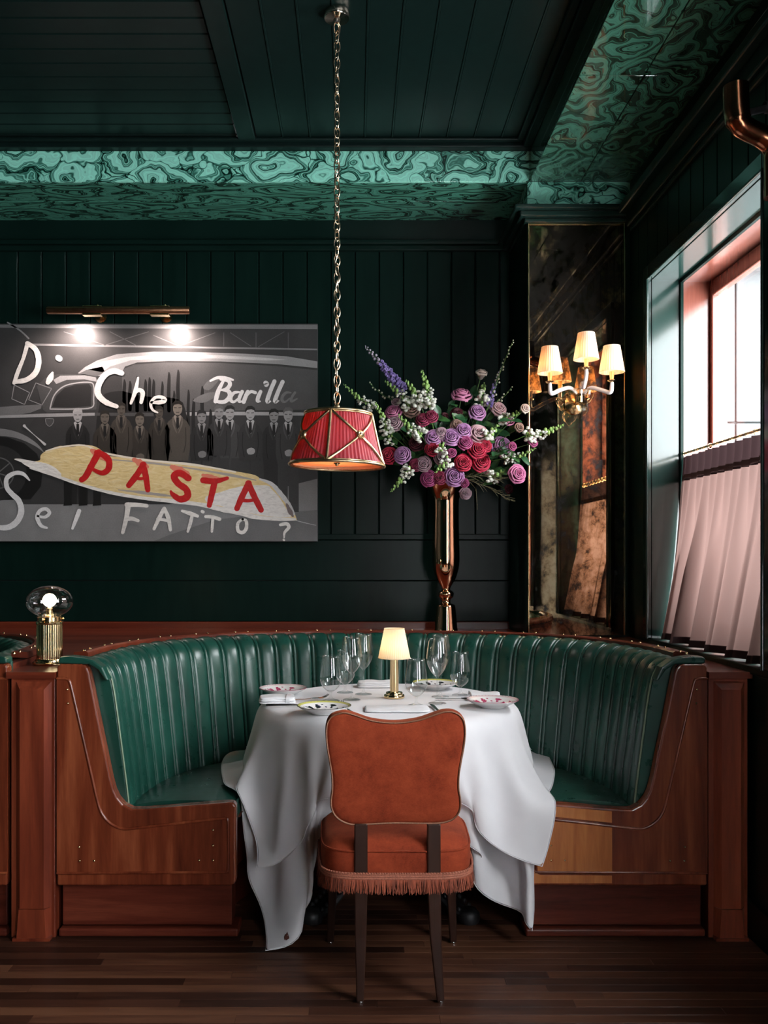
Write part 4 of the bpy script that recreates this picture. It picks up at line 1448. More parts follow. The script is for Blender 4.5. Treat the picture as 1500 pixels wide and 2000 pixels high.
HS = ZT_ - ZB
seg = 72 * 4
rows = []
for j in range(7):
    q = j / 6
    rr = R0 + (R1 - R0) * (q ** 0.85)
    rows.append([pp(2 * PI * i / seg, rr + 0.0022 * math.cos(i * PI / 2) + 0.0012 * math.sin(i * 0.37), ZB + HS * q) for i in range(seg)])
shd = MB().grid(rows, closed_u=True).build('lamp_shade', M['silk'], pd, smooth=180)
rows = []
for j in range(5):
    q = j / 4
    rr = R0 + (R1 - R0) * (q ** 0.85) - 0.007
    rows.append([pp(2 * PI * i / 120, rr + 0.001 * math.cos(i * PI / 2), ZB + 0.002 + HS * q) for i in range(120)])
MB().grid(rows, closed_u=True).build('shade_lining', M['silk_in'], pd, smooth=180)


def rad_at(q):
    return R0 + (R1 - R0) * (q ** 0.85) + 0.0045


for q, r_ in ((0.0, 0.0062), (0.035, 0.003), (1.0, 0.0062), (0.965, 0.003)):
    MB().tube([pp(2 * PI * i / 72, rad_at(q) - 0.001, ZB + HS * q) for i in range(72)], r_, 8, closed=True).build('rim_band', M['brass_soft'], pd, smooth=180)
A0 = -PI / 2 - math.radians(11)


def strap(a0, q0, a1, q1, w=0.0052, name='strap'):
    pts = []
    for i in range(9):
        f_ = i / 8
        pts.append(pp(a0 + (a1 - a0) * f_, rad_at(q0 + (q1 - q0) * f_) + 0.001, ZB + HS * (q0 + (q1 - q0) * f_)))
    MB().tube(pts, w, 6, flat=1.0).build(name, M['brass_soft'], pd, smooth=60)


for k in range(4):
    a = A0 + k * PI / 2
    strap(a, 0.02, a, 0.98, 0.0058)
    c = a + PI / 4
    strap(a + 0.03, 0.97, c, 0.52)
    strap(a + 0.03, 0.03, c, 0.52)
    strap(c, 0.52, a + PI / 2 - 0.03, 0.97)
    strap(c, 0.52, a + PI / 2 - 0.03, 0.03)
    ax = Vector((math.cos(c), math.sin(c), 0.25)).normalized()
    rot = ax.to_track_quat('Z', 'Y').to_matrix()
    MB().lathe([(0.0005, 0.012), (0.004, 0.0115), (0.007, 0.008), (0.009, 0.009), (0.011, 0.010), (0.014, 0.007), (0.0155, 0.009), (0.018, 0.007), (0.019, 0.0)], pp(c, rad_at(0.52), ZB + HS * 0.52), 18, axis=rot).build('rosette', M['brass_soft'], pd, smooth=60)
for a in (0.0, PI / 2, PI, 3 * PI / 2):
    MB().tube([pp(a + A0, R1 - 0.002, ZT_ - 0.004), hc + Vector((0, 0, HS + 0.012))], 0.0025, 5).build('spider_arm', M['brass_soft'], pd)
MB().lathe([(0.001, 0.012), (0.010, 0.012), (0.012, 0.03), (0.006, 0.042), (0.001, 0.046)], (PC.x, PC.y, ZT_), 14).build('cap', M['brass_soft'], pd, smooth=50)
MB().tube([hc + Vector((0, 0, HS + 0.012)), hc + Vector((0, 0, 0.006))], 0.004, 8).build('rod', M['brass_soft'], pd)
M['bulb_pendant'] = emitter('warm_pendant_bulb', (1.0, 0.55, 0.26), 34.0)
for a in (0.5, 2.6, 4.7):
    MB().ball(hc + Vector((0.055 * math.cos(a), 0.055 * math.sin(a), 0.12)), 0.017, 10, 6).build('bulb', M['bulb_pendant'], pd, smooth=180)
M['diffuser'] = fabric_shade('frosted_diffuser', (0.85, 0.62, 0.45), 0.6, tcol=(0.9, 0.6, 0.42), clear=0.25)
MB().lathe([(0.0005, 0.012), (0.172, 0.012), (0.172, 0.015), (0.0005, 0.015)], hc, 48).build('diffuser', M['diffuser'], pd, smooth=40)
MB().lathe([(0.0005, -0.004), (0.005, -0.002), (0.007, 0.004), (0.013, 0.008), (0.014, 0.011), (0.0005, 0.0118)], hc, 14).build('finial', M['brass'], pd, smooth=50)

# ================================================================ mirror on the pilaster
t = NT('antique_mirror_glass')
vv = t.coords((1, 1, 0.8))
n1 = t.noise(vv, 7.0, 8, 0.68, 0.6)
n2 = t.noise(vv, 26.0, 6, 0.7)
mix_ = t.math('ADD', t.math('MULTIPLY', n1, 0.62), t.math('MULTIPLY', n2, 0.38))
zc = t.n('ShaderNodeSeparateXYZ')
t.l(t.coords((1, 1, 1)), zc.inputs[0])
mix_ = t.math('SUBTRACT', mix_, t.math('MULTIPLY', t.math('MINIMUM', t.math('MAXIMUM', t.math('SUBTRACT', zc.outputs[2], 1.15), 0.0), 0.55), 0.13))   # stain thickened towards the top to darken the upper reflection
gsy = t.n('ShaderNodeBsdfGlossy')
gsy.inputs['Roughness'].default_value = 0.02
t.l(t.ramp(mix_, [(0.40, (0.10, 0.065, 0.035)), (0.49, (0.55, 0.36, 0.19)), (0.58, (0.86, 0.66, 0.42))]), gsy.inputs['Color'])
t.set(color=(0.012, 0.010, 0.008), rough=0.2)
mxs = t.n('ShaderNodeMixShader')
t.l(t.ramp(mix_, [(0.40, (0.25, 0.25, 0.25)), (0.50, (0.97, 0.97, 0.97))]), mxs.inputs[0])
t.l(t.b.outputs[0], mxs.inputs[1])
t.l(gsy.outputs[0], mxs.inputs[2])
t.l(mxs.outputs[0], t.out.inputs['Surface'])
M['mirror'] = t.m
mr = thing('antique_mirror', 'tall brass-edged antique mirror panel behind the wall sconce', 'mirror', (1.18, BY + 0.01, 0.985))
MX0, MX1, MZ0, MZ1 = 0.921, 1.438, 0.985, 3.166
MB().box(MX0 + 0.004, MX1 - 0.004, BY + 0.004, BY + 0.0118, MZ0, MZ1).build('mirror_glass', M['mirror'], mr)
for x in (MX0, MX1 - 0.008):
    MB().box(x, x + 0.008, BY - 0.002, BY + 0.0118, MZ0, MZ1 + 0.003).build('brass_edge', M['brass'], mr, bevel=0.002)
MB().box(MX0 + 0.008, MX1 - 0.008, BY - 0.002, BY + 0.0118, MZ1 - 0.006, MZ1 + 0.003).build('brass_edge', M['brass'], mr, bevel=0.002)

# ================================================================ sconce
SX = 1.168
sn = thing('wall_sconce', 'three-armed glass wall sconce with lit cream shades on the mirror', 'lamp', (SX, BY, 2.19))
M['murano'] = thin_glass('amber_tinted_blown_glass', tint=(0.97, 0.93, 0.86), edge=(0.62, 0.48, 0.30), ior=1.6, rough=0.04, gcol=(1.0, 0.93, 0.82))
M['arm_glass'] = plain('milky_glass_arm', (0.72, 0.66, 0.66), 0.10, coat=0.6)
SB_ = Vector((SX, 4.64, 0))
MB().lathe([(0.001, 0.0), (0.05, 0.0), (0.055, 0.012), (0.03, 0.022), (0.012, 0.026), (0.012, 0.10)], (SX, BY + 0.001, 2.21), 20, axis=Matrix.Rotation(PI / 2, 3, 'X')).build('back_plate', M['brass'], sn, smooth=50)
lob = lambda k, am: (lambda a, z: 1.0 + am * math.cos(a * k))
MB().lathe([(0.001, 2.196), (0.030, 2.190), (0.052, 2.205), (0.066, 2.232), (0.071, 2.252), (0.069, 2.262), (0.055, 2.255), (0.02, 2.235), (0.001, 2.232)], SB_, 96, rad=lob(14, 0.045)).build('glass_cup', M['murano'], sn, smooth=180)
MB().lathe([(0.001, 2.112), (0.006, 2.116), (0.014, 2.128), (0.028, 2.140), (0.037, 2.156), (0.036, 2.174), (0.026, 2.190), (0.001, 2.198)], SB_, 96, rad=lob(12, 0.06)).build('glass_drop', M['murano'], sn, smooth=180)
MB().lathe([(0.001, 2.20), (0.022, 2.20), (0.024, 2.232), (0.012, 2.238), (0.001, 2.24)], SB_, 20).build('socket', M['brass'], sn, smooth=50)
M['sconce_fabric'] = fabric_shade('cream_pleated_sconce_silk', (0.88, 0.76, 0.60), 0.42, tcol=(1.0, 0.66, 0.40))
M['bulb_sconce'] = emitter('warm_sconce_bulb', (1.0, 0.60, 0.30), 24.0)
for px, yb, Y, top in ((1074, 729, 4.50, False), (1145, 702, 4.47, True), (1195, 727, 4.50, False)):
    c = P(px, yb, Y)
    cup = Vector((c.x, c.y, c.z - 0.048))
    st = Vector((SB_.x + (cup.x - SB_.x) * 0.12, SB_.y - 0.02, 2.245))
    d = cup - st
    if top:
        ctl = [st, st + Vector((0.0, -0.03, 0.045)), cup + Vector((-0.006, 0.03, -0.085)), cup + Vector((0, 0.0, -0.03)), cup]
    else:
        ctl = [st, st + Vector((d.x * 0.25, d.y * 0.25, 0.022)), st + Vector((d.x * 0.6, d.y * 0.6, 0.004)), Vector((cup.x - d.x * 0.06, cup.y - d.y * 0.06, cup.z - 0.052)), Vector((cup.x, cup.y, cup.z - 0.02)), cup]
    path = catmull(ctl, 6)
    arm = MB().tube(path, [0.0085 + 0.0025 * math.sin(PI * i / (len(path) - 1)) for i in range(len(path))], 12).build('arm', M['arm_glass'], sn, smooth=180)
    MB().lathe([(0.001, -0.004), (0.010, -0.004), (0.020, 0.004), (0.022, 0.007), (0.013, 0.010), (0.0115, 0.012), (0.0115, 0.050), (0.001, 0.052)], cup, 20).build('candle_cup', M['brass'], arm, smooth=40)
    MB().ball(cup + Vector((0, 0, 0.085)), 0.0125, 10, 6, (1, 1, 1.5)).build('bulb', M['bulb_sconce'], arm, smooth=180)
    pleated_shade(c, 0.0625, 0.0405, 0.132, 30, 0.0009, 'lamp_shade', M['sconce_fabric'], sn)
    MB().tube([Vector((c.x + 0.0625 * math.cos(2 * PI * i / 40), c.y + 0.0625 * math.sin(2 * PI * i / 40), c.z)) for i in range(40)], 0.0013, 5, closed=True).build('shade_rim', M['sconce_fabric'], arm, smooth=60)

# ================================================================ half curtain
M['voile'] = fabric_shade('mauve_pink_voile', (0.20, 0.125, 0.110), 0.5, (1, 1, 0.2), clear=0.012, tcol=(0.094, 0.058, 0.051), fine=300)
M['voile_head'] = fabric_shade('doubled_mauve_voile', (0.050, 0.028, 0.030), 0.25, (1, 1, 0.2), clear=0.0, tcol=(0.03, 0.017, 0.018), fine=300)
cu = thing('cafe_curtain', 'mauve-pink sheer half curtain hanging from a brass rod across the window', 'curtain', (1.6, 3.78, 1.0))
NP = 15
YA, YB_ = 4.384, 3.19


def cpt(u, v, off=0.0):
    """u along the rod 0..1, v from 0 at the rod to 1 at the hem"""
    y = YA + (YB_ - YA) * u
    ph = u * NP * 2 * PI
    wide = math.sin(u * 9.1 + 1.0) * 0.45 + math.sin(u * 17.0) * 0.3
    a_top = 0.011 * math.sin(ph)
    a_bot = 0.030 * math.sin(u * 6.6 * 2 * PI + 1.3 * math.sin(u * 5) + 0.4) + 0.014 * math.sin(ph * 0.73 + 1.1)
    k = min(1.0, max(0.0, (v - 0.12) / 0.6))
    k = k * k * (3 - 2 * k)
    flare = 0.125 * (v ** 1.35)
    x = 1.610 - flare + a_top * (1 - k) + a_bot * k * (0.6 + 0.4 * v) + off
    yy = y + (0.006 * math.cos(ph) * (1 - k) + 0.03 * math.cos(u * 6.6 * 2 * PI + 1.3 * math.sin(u * 5)) * k) * min(1.0, u * 14)
    zt_, zb_ = 1.888, 1.0035 + 0.002 * (1 + wide)
    return Vector((x, yy, zt_ + (zb_ - zt_) * v))


NU, NV = 360, 26
cp = MB().grid([[cpt(i / NU, 0.10 + 0.90 * j / NV) for i in range(NU + 1)] for j in range(NV + 1)]).build('voile_panel', M['voile'], cu, smooth=180, recalc=False)
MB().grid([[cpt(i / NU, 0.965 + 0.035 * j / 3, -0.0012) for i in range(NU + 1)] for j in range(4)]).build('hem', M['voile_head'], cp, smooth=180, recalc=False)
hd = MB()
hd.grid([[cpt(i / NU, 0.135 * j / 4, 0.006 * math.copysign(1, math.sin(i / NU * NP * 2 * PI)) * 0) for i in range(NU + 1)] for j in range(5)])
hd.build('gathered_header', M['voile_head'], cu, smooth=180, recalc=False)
MB().tube([(1.612, YA + 0.026, 1.906), (1.612, YB_ - 0.018, 1.906)], 0.0055, 10).build('curtain_rod', M['brass_soft'], cu, smooth=60)
ring = None
for i in range(NP + 1):
    y = YA + (YB_ - YA) * (i + 0.25) / (NP + 0.5)
    if ring is None:
        ring = MB().tube([(1.612 + 0.010 * math.cos(2 * PI * k / 14), y, 1.903 + 0.012 * math.sin(2 * PI * k / 14)) for k in range(14)], 0.0018, 5, closed=True).build('curtain_ring', M['brass'], cu, smooth=60, loc=(1.612, y, 1.903))
    else:
        r2 = ring.copy()
        COL.objects.link(r2)
        r2.location = Vector((1.612, y, 1.903)) - ORG[cu.name]

# ================================================================ copper elbow on the window pier
el = thing('copper_wall_light', 'dark copper elbow wall light high on the window pier', 'lamp', (1.46, 3.0, 2.80))
pa = [P(1437, 168, 2.98), P(1438, 200, 2.98), P(1440, 225, 2.98), P(1446, 243, 2.98), P(1464, 255, 2.985), P(1490, 268, 2.99), Vector((1.40, 2.99, 2.765)), Vector((1.405, 2.99, 2.70)), Vector((1.405, 2.99, 2.60))]
pa = catmull(pa, 5)
MB().tube(pa, [0.041 if i < 14 else 0.036 for i in range(len(pa))], 20).build('bent_tube', M['copper_dark'], el, smooth=60)
MB().lathe([(0.001, 0), (0.058, 0), (0.062, 0.006), (0.058, 0.020), (0.030, 0.030), (0.020, 0.034), (0.020, 0.09)], (1.462, 3.00, 2.905), 24, axis=Matrix.Rotation(-PI / 2, 3, 'Y')).build('wall_rose', M['iron'], el, smooth=50)
MB().tube([Vector((1.39, 3.0, 2.905)), Vector((1.31, 2.985, 2.88))], 0.012, 8).build('bracket', M['iron'], el, smooth=60)

# ================================================================ vase
VC = Vector(((871 - HX) * 4.95 / FOC, 4.95, 0.9785))
vp = [(1236.5, 24.2), (1232, 23.6), (1224, 22.4), (1210, 20.8), (1195, 19.2), (1184, 18.2), (1181, 17.0), (1179, 12), (1177.5, 9.3), (1172, 8.6), (1169, 10.0), (1166, 13.4), (1161, 15.2), (1157, 14.8), (1153.5, 11.5), (1151.5, 8.4),
      (1148, 8.6), (1143, 11.2), (1134, 16.5), (1122, 21.5), (1110, 24.8), (1098, 26.2), (1080, 26.4), (1050, 25.6), (1015, 24.8), (985, 24.6), (972, 26.0), (960, 31.0), (948, 39.5), (941, 46.5), (939, 48.0)]
k = 4.95 / FOC
prof = [(r * k, (1236.5 - y) * k) for y, r in vp]
prof = [(p.x, p.y) for p in catmull([(r, z, 0) for r, z in prof], 2)]
inn = [(max(r - 0.003, 0.001), z) for r, z in prof if z > 0.30][::-1]
va = thing('vase', 'tall copper-gold footed trumpet vase holding the flowers on the ledge', 'vase', VC)
cut = [i for i, (r, z) in enumerate(prof) if z >= (1236.5 - 1149.5) * k][0]
MB().lathe([(0.001, 0.0)] + prof[:cut + 1], VC, 48).build('foot', M['copper'], va, smooth=40)
MB().lathe(prof[cut:] + inn + [(0.001, 0.30)], VC, 48).build('body', M['copper'], va, smooth=40)
VMOUTH = VC + Vector((0, 0, (1236.5 - 945) * k))


# ================================================================ picture on the back wall
PY = 5.246
art = thing('painting', 'large black-and-white van photograph overpainted with white, yellow and red brush lettering', 'painting', P(310, 1058, PY))
PRINT = {}


def ink(g, tint=(1, 1, 1), key=None):
    g = round(min(0.8, g * 1.12 + 0.0), 3)
    k = (g, tint)
    if k not in PRINT:
        c = tuple(min(1.0, g * q) for q in tint)
        t = NT('print_ink_%d' % len(PRINT))
        f = t.noise(t.coords((1, 1, 1)), 160.0, 3, 0.7)
        f2 = t.noise(t.coords((1, 1, 1)), 5.0, 3, 0.6)
        s = t.math('ADD', t.math('MULTIPLY', f, 0.5), t.math('MULTIPLY', f2, 0.5))
        t.set(color=t.ramp(s, [(0.3, tuple(q * 0.78 for q in c)), (0.7, tuple(min(1, q * 1.22) for q in c))]), rough=0.42, spec=0.35)
        PRINT[k] = t.m
    return PRINT[k]


def Q(px, py, lay):
    p = P(px, py, PY)
    return Vector((p.x, PY - 0.00016 * lay, p.z))


def cl(px):
    return max(px, -28.0)


def flat(pts, m_, lay, name, parent, k=0, thick=0.0001):
    if k:
        pts = [(p.x, p.y) for p in catmull([(a, b, 0) for a, b in pts], k, True)]
    poly = [Q(cl(a), b, lay) for a, b in pts]
    return MB().prism(poly, (0, thick, 0)).build(name, m_, parent)


def stroke(pts, ws, m_, lay, name, parent, k=5, jag=0.0, thick=0.0001):
    """a brush stroke: ribbon through px points with px widths"""
    c = catmull([(a, b, 0) for a, b in pts], k)
    if not isinstance(ws, (list, tuple)):
        ws = [ws] * len(pts)
    wv = [p.x for p in catmull([(w, 0, 0) for w in ws], k)]
    L, R = [], []
    for i, p in enumerate(c):
        d = c[min(i + 1, len(c) - 1)] - c[max(i - 1, 0)]
        d = d.normalized() if d.length > 1e-6 else Vector((1, 0, 0))
        nrm = Vector((-d.y, d.x, 0))
        h = wv[i] / 2 * (1 + (random.uniform(-jag, jag) if jag else 0))
        L.append(p + nrm * h)
        R.append(p - nrm * h)
    m2 = MB()
    m2.grid([[Q(cl(q.x), q.y, lay) for q in L], [Q(cl(q.x), q.y, lay) for q in R]])
    m2.grid([[Q(cl(q.x), q.y, lay) + Vector((0, thick, 0)) for q in L], [Q(cl(q.x), q.y, lay) + Vector((0, thick, 0)) for q in R]])
    for e, dr in ((0, c[0] - c[1]), (-1, c[-1] - c[-2])):            # rounded ends
        dr = dr.normalized() if dr.length > 1e-6 else Vector((1, 0, 0))
        w = wv[e] / 2
        a0 = math.atan2(dr.y, dr.x)
        m2.add([Q(cl(c[e].x + w * math.cos(a0 + q)), c[e].y + w * math.sin(a0 + q), lay) for q in [-PI / 2 + PI * j / 8 for j in range(9)]], [tuple(range(9))])
    return m2.build(name, m_, parent, recalc=False)


p0, p1 = P(-30, 1058, PY), P(620.5, 632, PY)
cv = MB().box(p0.x, p1.x, PY, WY - 0.006, p0.z, p1.z).build('canvas', ink(0.040), art, bevel=0.002)
LT = ink(0.30)
# ground, top girder
flat([(-28, 968), (120, 966), (330, 985), (420, 975), (540, 955), (620, 935), (620, 1057), (-28, 1057)], ink(0.19), 1, 'ground_print', art)
flat([(330, 1045), (420, 1015), (520, 1004), (620, 996), (620, 1057), (300, 1057)], ink(0.13), 2, 'ground_print', art)
flat([(-28, 634), (620, 634), (620, 643), (-28, 640)], ink(0.16), 1, 'girder_print', art)
flat([(60, 671), (620, 681), (620, 684), (60, 675)], ink(0.19), 1, 'girder_print', art)
for a, b_, c, d in ((125, 648, 205, 674), (205, 674, 290, 648), (215, 648, 265, 674), (300, 655, 350, 676), (350, 676, 420, 650), (450, 650, 490, 676), (505, 677, 555, 648), (437, 650, 437, 676), (500, 650, 500, 678), (563, 650, 563, 680)):
    stroke([(a, b_), ((a + c) / 2, (b_ + d) / 2), (c, d)], 1.4, ink(0.10), 1, 'girder_print', art, 2)
stroke([(15, 630), (40, 646), (56, 661)], 3.0, ink(0.20), 1, 'girder_print', art, 3)
# the van
van = flat([(40, 985), (40, 850), (82, 800), (100, 757), (150, 738), (156, 725), (185, 705), (230, 693), (330, 688), (430, 690), (540, 697), (620, 707), (620, 935), (540, 955), (420, 975), (330, 985)], ink(0.036), 2, 'van_print', art, 0)
flat([(238, 730), (243, 720), (262, 712), (320, 708), (430, 709), (540, 715), (620, 723), (620, 800), (440, 802), (240, 806)], ink(0.075), 3, 'van_side', van)
flat([(152, 729), (166, 717), (190, 704), (228, 692), (300, 687), (390, 688), (480, 691), (560, 696), (620, 706), (620, 719), (540, 711), (430, 706), (330, 705), (268, 708), (244, 716), (238, 728), (196, 735)], ink(0.25), 4, 'van_roof', van)
flat([(166, 721), (200, 706), (250, 697), (330, 692), (430, 694), (520, 699), (560, 703), (520, 704), (420, 700), (320, 700), (255, 704), (215, 716), (200, 727)], ink(0.40), 5, 'roof_shine', van)
flat([(152, 731), (170, 722), (200, 716), (205, 726), (190, 735)], ink(0.10), 5, 'roof_shade', van)
flat([(72, 755), (88, 738), (112, 731), (165, 731), (188, 735), (193, 748), (188, 800), (92, 806), (84, 800)], ink(0.060), 5, 'cab_print', van)
flat([(104, 742), (118, 734), (165, 733), (187, 737), (190, 746), (165, 741), (130, 742), (110, 750)], ink(0.30), 6, 'cab_roof', van)
stroke([(98, 797), (106, 772), (124, 755), (150, 748), (176, 747), (183, 754), (183, 778), (179, 796), (140, 799), (98, 799)], 2.4, ink(0.33), 7, 'window_line', van, 4)
flat([(102, 795), (110, 773), (126, 758), (150, 751), (174, 750), (179, 757), (178, 793), (140, 796)], ink(0.022), 6, 'cab_window', van)
for s in (((28, 752), (58, 767), (48, 790), (23, 779), (28, 752)), ((70, 748), (101, 759), (82, 791), (56, 781), (70, 748))):
    for a, b_ in zip(s, s[1:]):
        stroke([a, ((a[0] + b_[0]) / 2, (a[1] + b_[1]) / 2), b_], 1.5, ink(0.22), 6, 'windscreen_line', van, 1)
flat([(-28, 797), (40, 792), (82, 790), (80, 798), (60, 806), (40, 810), (-28, 814)], ink(0.13), 5, 'bonnet_print', van)
flat([(-28, 813), (80, 808), (185, 806), (185, 812), (80, 815), (-28, 817)], ink(0.26), 6, 'side_stripe', van)
flat([(185, 806), (300, 806), (300, 813), (185, 812)], ink(0.055), 6, 'side_stripe', van)
flat([(330, 806), (440, 804), (620, 806), (620, 812), (440, 811), (330, 813)], ink(0.30), 4, 'side_stripe', van)
flat([(88, 818), (104, 818), (104, 826), (97, 833), (90, 827)], ink(0.055), 7, 'shield_badge', van)
stroke([(89, 818), (104, 818), (104, 826), (97, 833), (90, 827), (89, 818)], 1.2, ink(0.20), 8, 'shield_line', van, 2)
flat([(-28, 838), (10, 838), (44, 848), (72, 866), (86, 884), (70, 872), (40, 858), (10, 852), (-28, 851)], ink(0.17), 5, 'wing_print', van, 3)
flat([(-28, 852), (15, 854), (48, 866), (72, 886), (84, 915), (80, 950), (60, 975), (-28, 978)], ink(0.010), 5, 'wheel_arch', van, 0)
tyre = flat([(cl(-4 + 56 * math.cos(2 * PI * i / 32)), 924 + 54 * math.sin(2 * PI * i / 32)) for i in range(32)], ink(0.022), 6, 'wheel_print', van)
stroke([(cl(-4 + 31 * math.cos(q)), 924 + 30 * math.sin(q)) for q in [-1.5 + 3.0 * i / 14 for i in range(15)]], 2.4, ink(0.10), 7, 'wheel_rim_line', van, 2)
for a in (-0.7, 0.3, 1.2):
    stroke([(-4, 924), (-4 + 15 * math.cos(a), 924 + 15 * math.sin(a)), (-4 + 29 * math.cos(a), 924 + 29 * math.sin(a))], 2.2, ink(0.11), 7, 'wheel_spoke', van, 1)
# dark finger drips over the van side
for x, ya, yb, w in ((243, 742, 800, 7), (254, 745, 800, 7), (268, 736, 802, 7), (284, 742, 800, 7), (292, 738, 800, 7), (300, 742, 800, 7), (317, 746, 800, 6), (330, 728, 802, 7), (348, 723, 790, 7), (340, 764, 800, 6), (368, 762, 830, 6), (378, 780, 850, 7), (395, 755, 805, 7), (411, 800, 880, 7), (421, 802, 890, 6)):
    stroke([(x, ya), (x + 0.5, ya + 8), (x - 0.5, (ya + yb) / 2), (x, yb)], [w * 0.35, w * 0.8, w, w], ink(0.014), 5, 'drip_stroke', art, 3)
flat([(196, 784), (230, 764), (262, 770), (300, 776), (340, 778), (362, 800), (360, 900), (200, 900)], ink(0.016), 5, 'dark_wash', art, 3)
# company lettering on the van
LW_ = ink(0.62)


def word(lst, m_, lay, name='van_letter'):
    for ns, (pts, w) in enumerate(lst):
        lay = lay + 0.12
        stroke(pts, w, m_, lay, name, art, 5)


flat([(377, 782), (392, 772), (412, 766), (424, 768), (416, 778), (400, 786), (386, 786)], ink(0.13), 6, 'emblem_print', art, 3)
flat([(397, 758), (404, 746), (418, 738), (428, 740), (420, 752), (408, 762)], ink(0.13), 6, 'emblem_print', art, 3)
word([([(411, 744), (424, 738), (440, 738), (455, 742)], [4, 6, 6, 4]), ([(438, 741), (428, 760), (424, 772), (421, 784)], [5, 8, 9, 8]),
      ([(431, 741), (446, 744), (449, 752), (442, 760), (432, 762)], [5, 7, 8, 7, 4]), ([(434, 762), (446, 764), (449, 774), (440, 784), (428, 785), (420, 781)], [4, 8, 9, 8, 7, 4]),
      ([(467, 766), (458, 767), (451, 774), (451, 782), (457, 785), (465, 779)], [4, 6, 8, 7, 5, 4]), ([(473, 765), (468, 776), (467, 784), (473, 784)], [7, 7, 6, 3]),
      ([(484, 765), (480, 774), (476, 785)], [7, 8, 8]), ([(483, 772), (490, 765), (499, 767)], [4, 6, 6]),
      ([(509, 765), (505, 774), (503, 783), (508, 784)], [7, 8, 7, 3]), ([(519, 748), (521, 750), (520, 752)], [9, 9, 8]),
      ([(536, 745), (528, 764), (522, 784), (528, 784)], [8, 8, 8, 3]), ([(552, 746), (543, 766), (537, 784), (544, 783)], [8, 8, 8, 3])], LW_, 8)
word([([(568, 767), (559, 767), (552, 774), (551, 782), (557, 785), (566, 778)], [3, 5, 6, 6, 4, 3]), ([(576, 767), (570, 776), (569, 784), (580, 779)], [5, 5, 5, 3])], ink(0.16), 8)

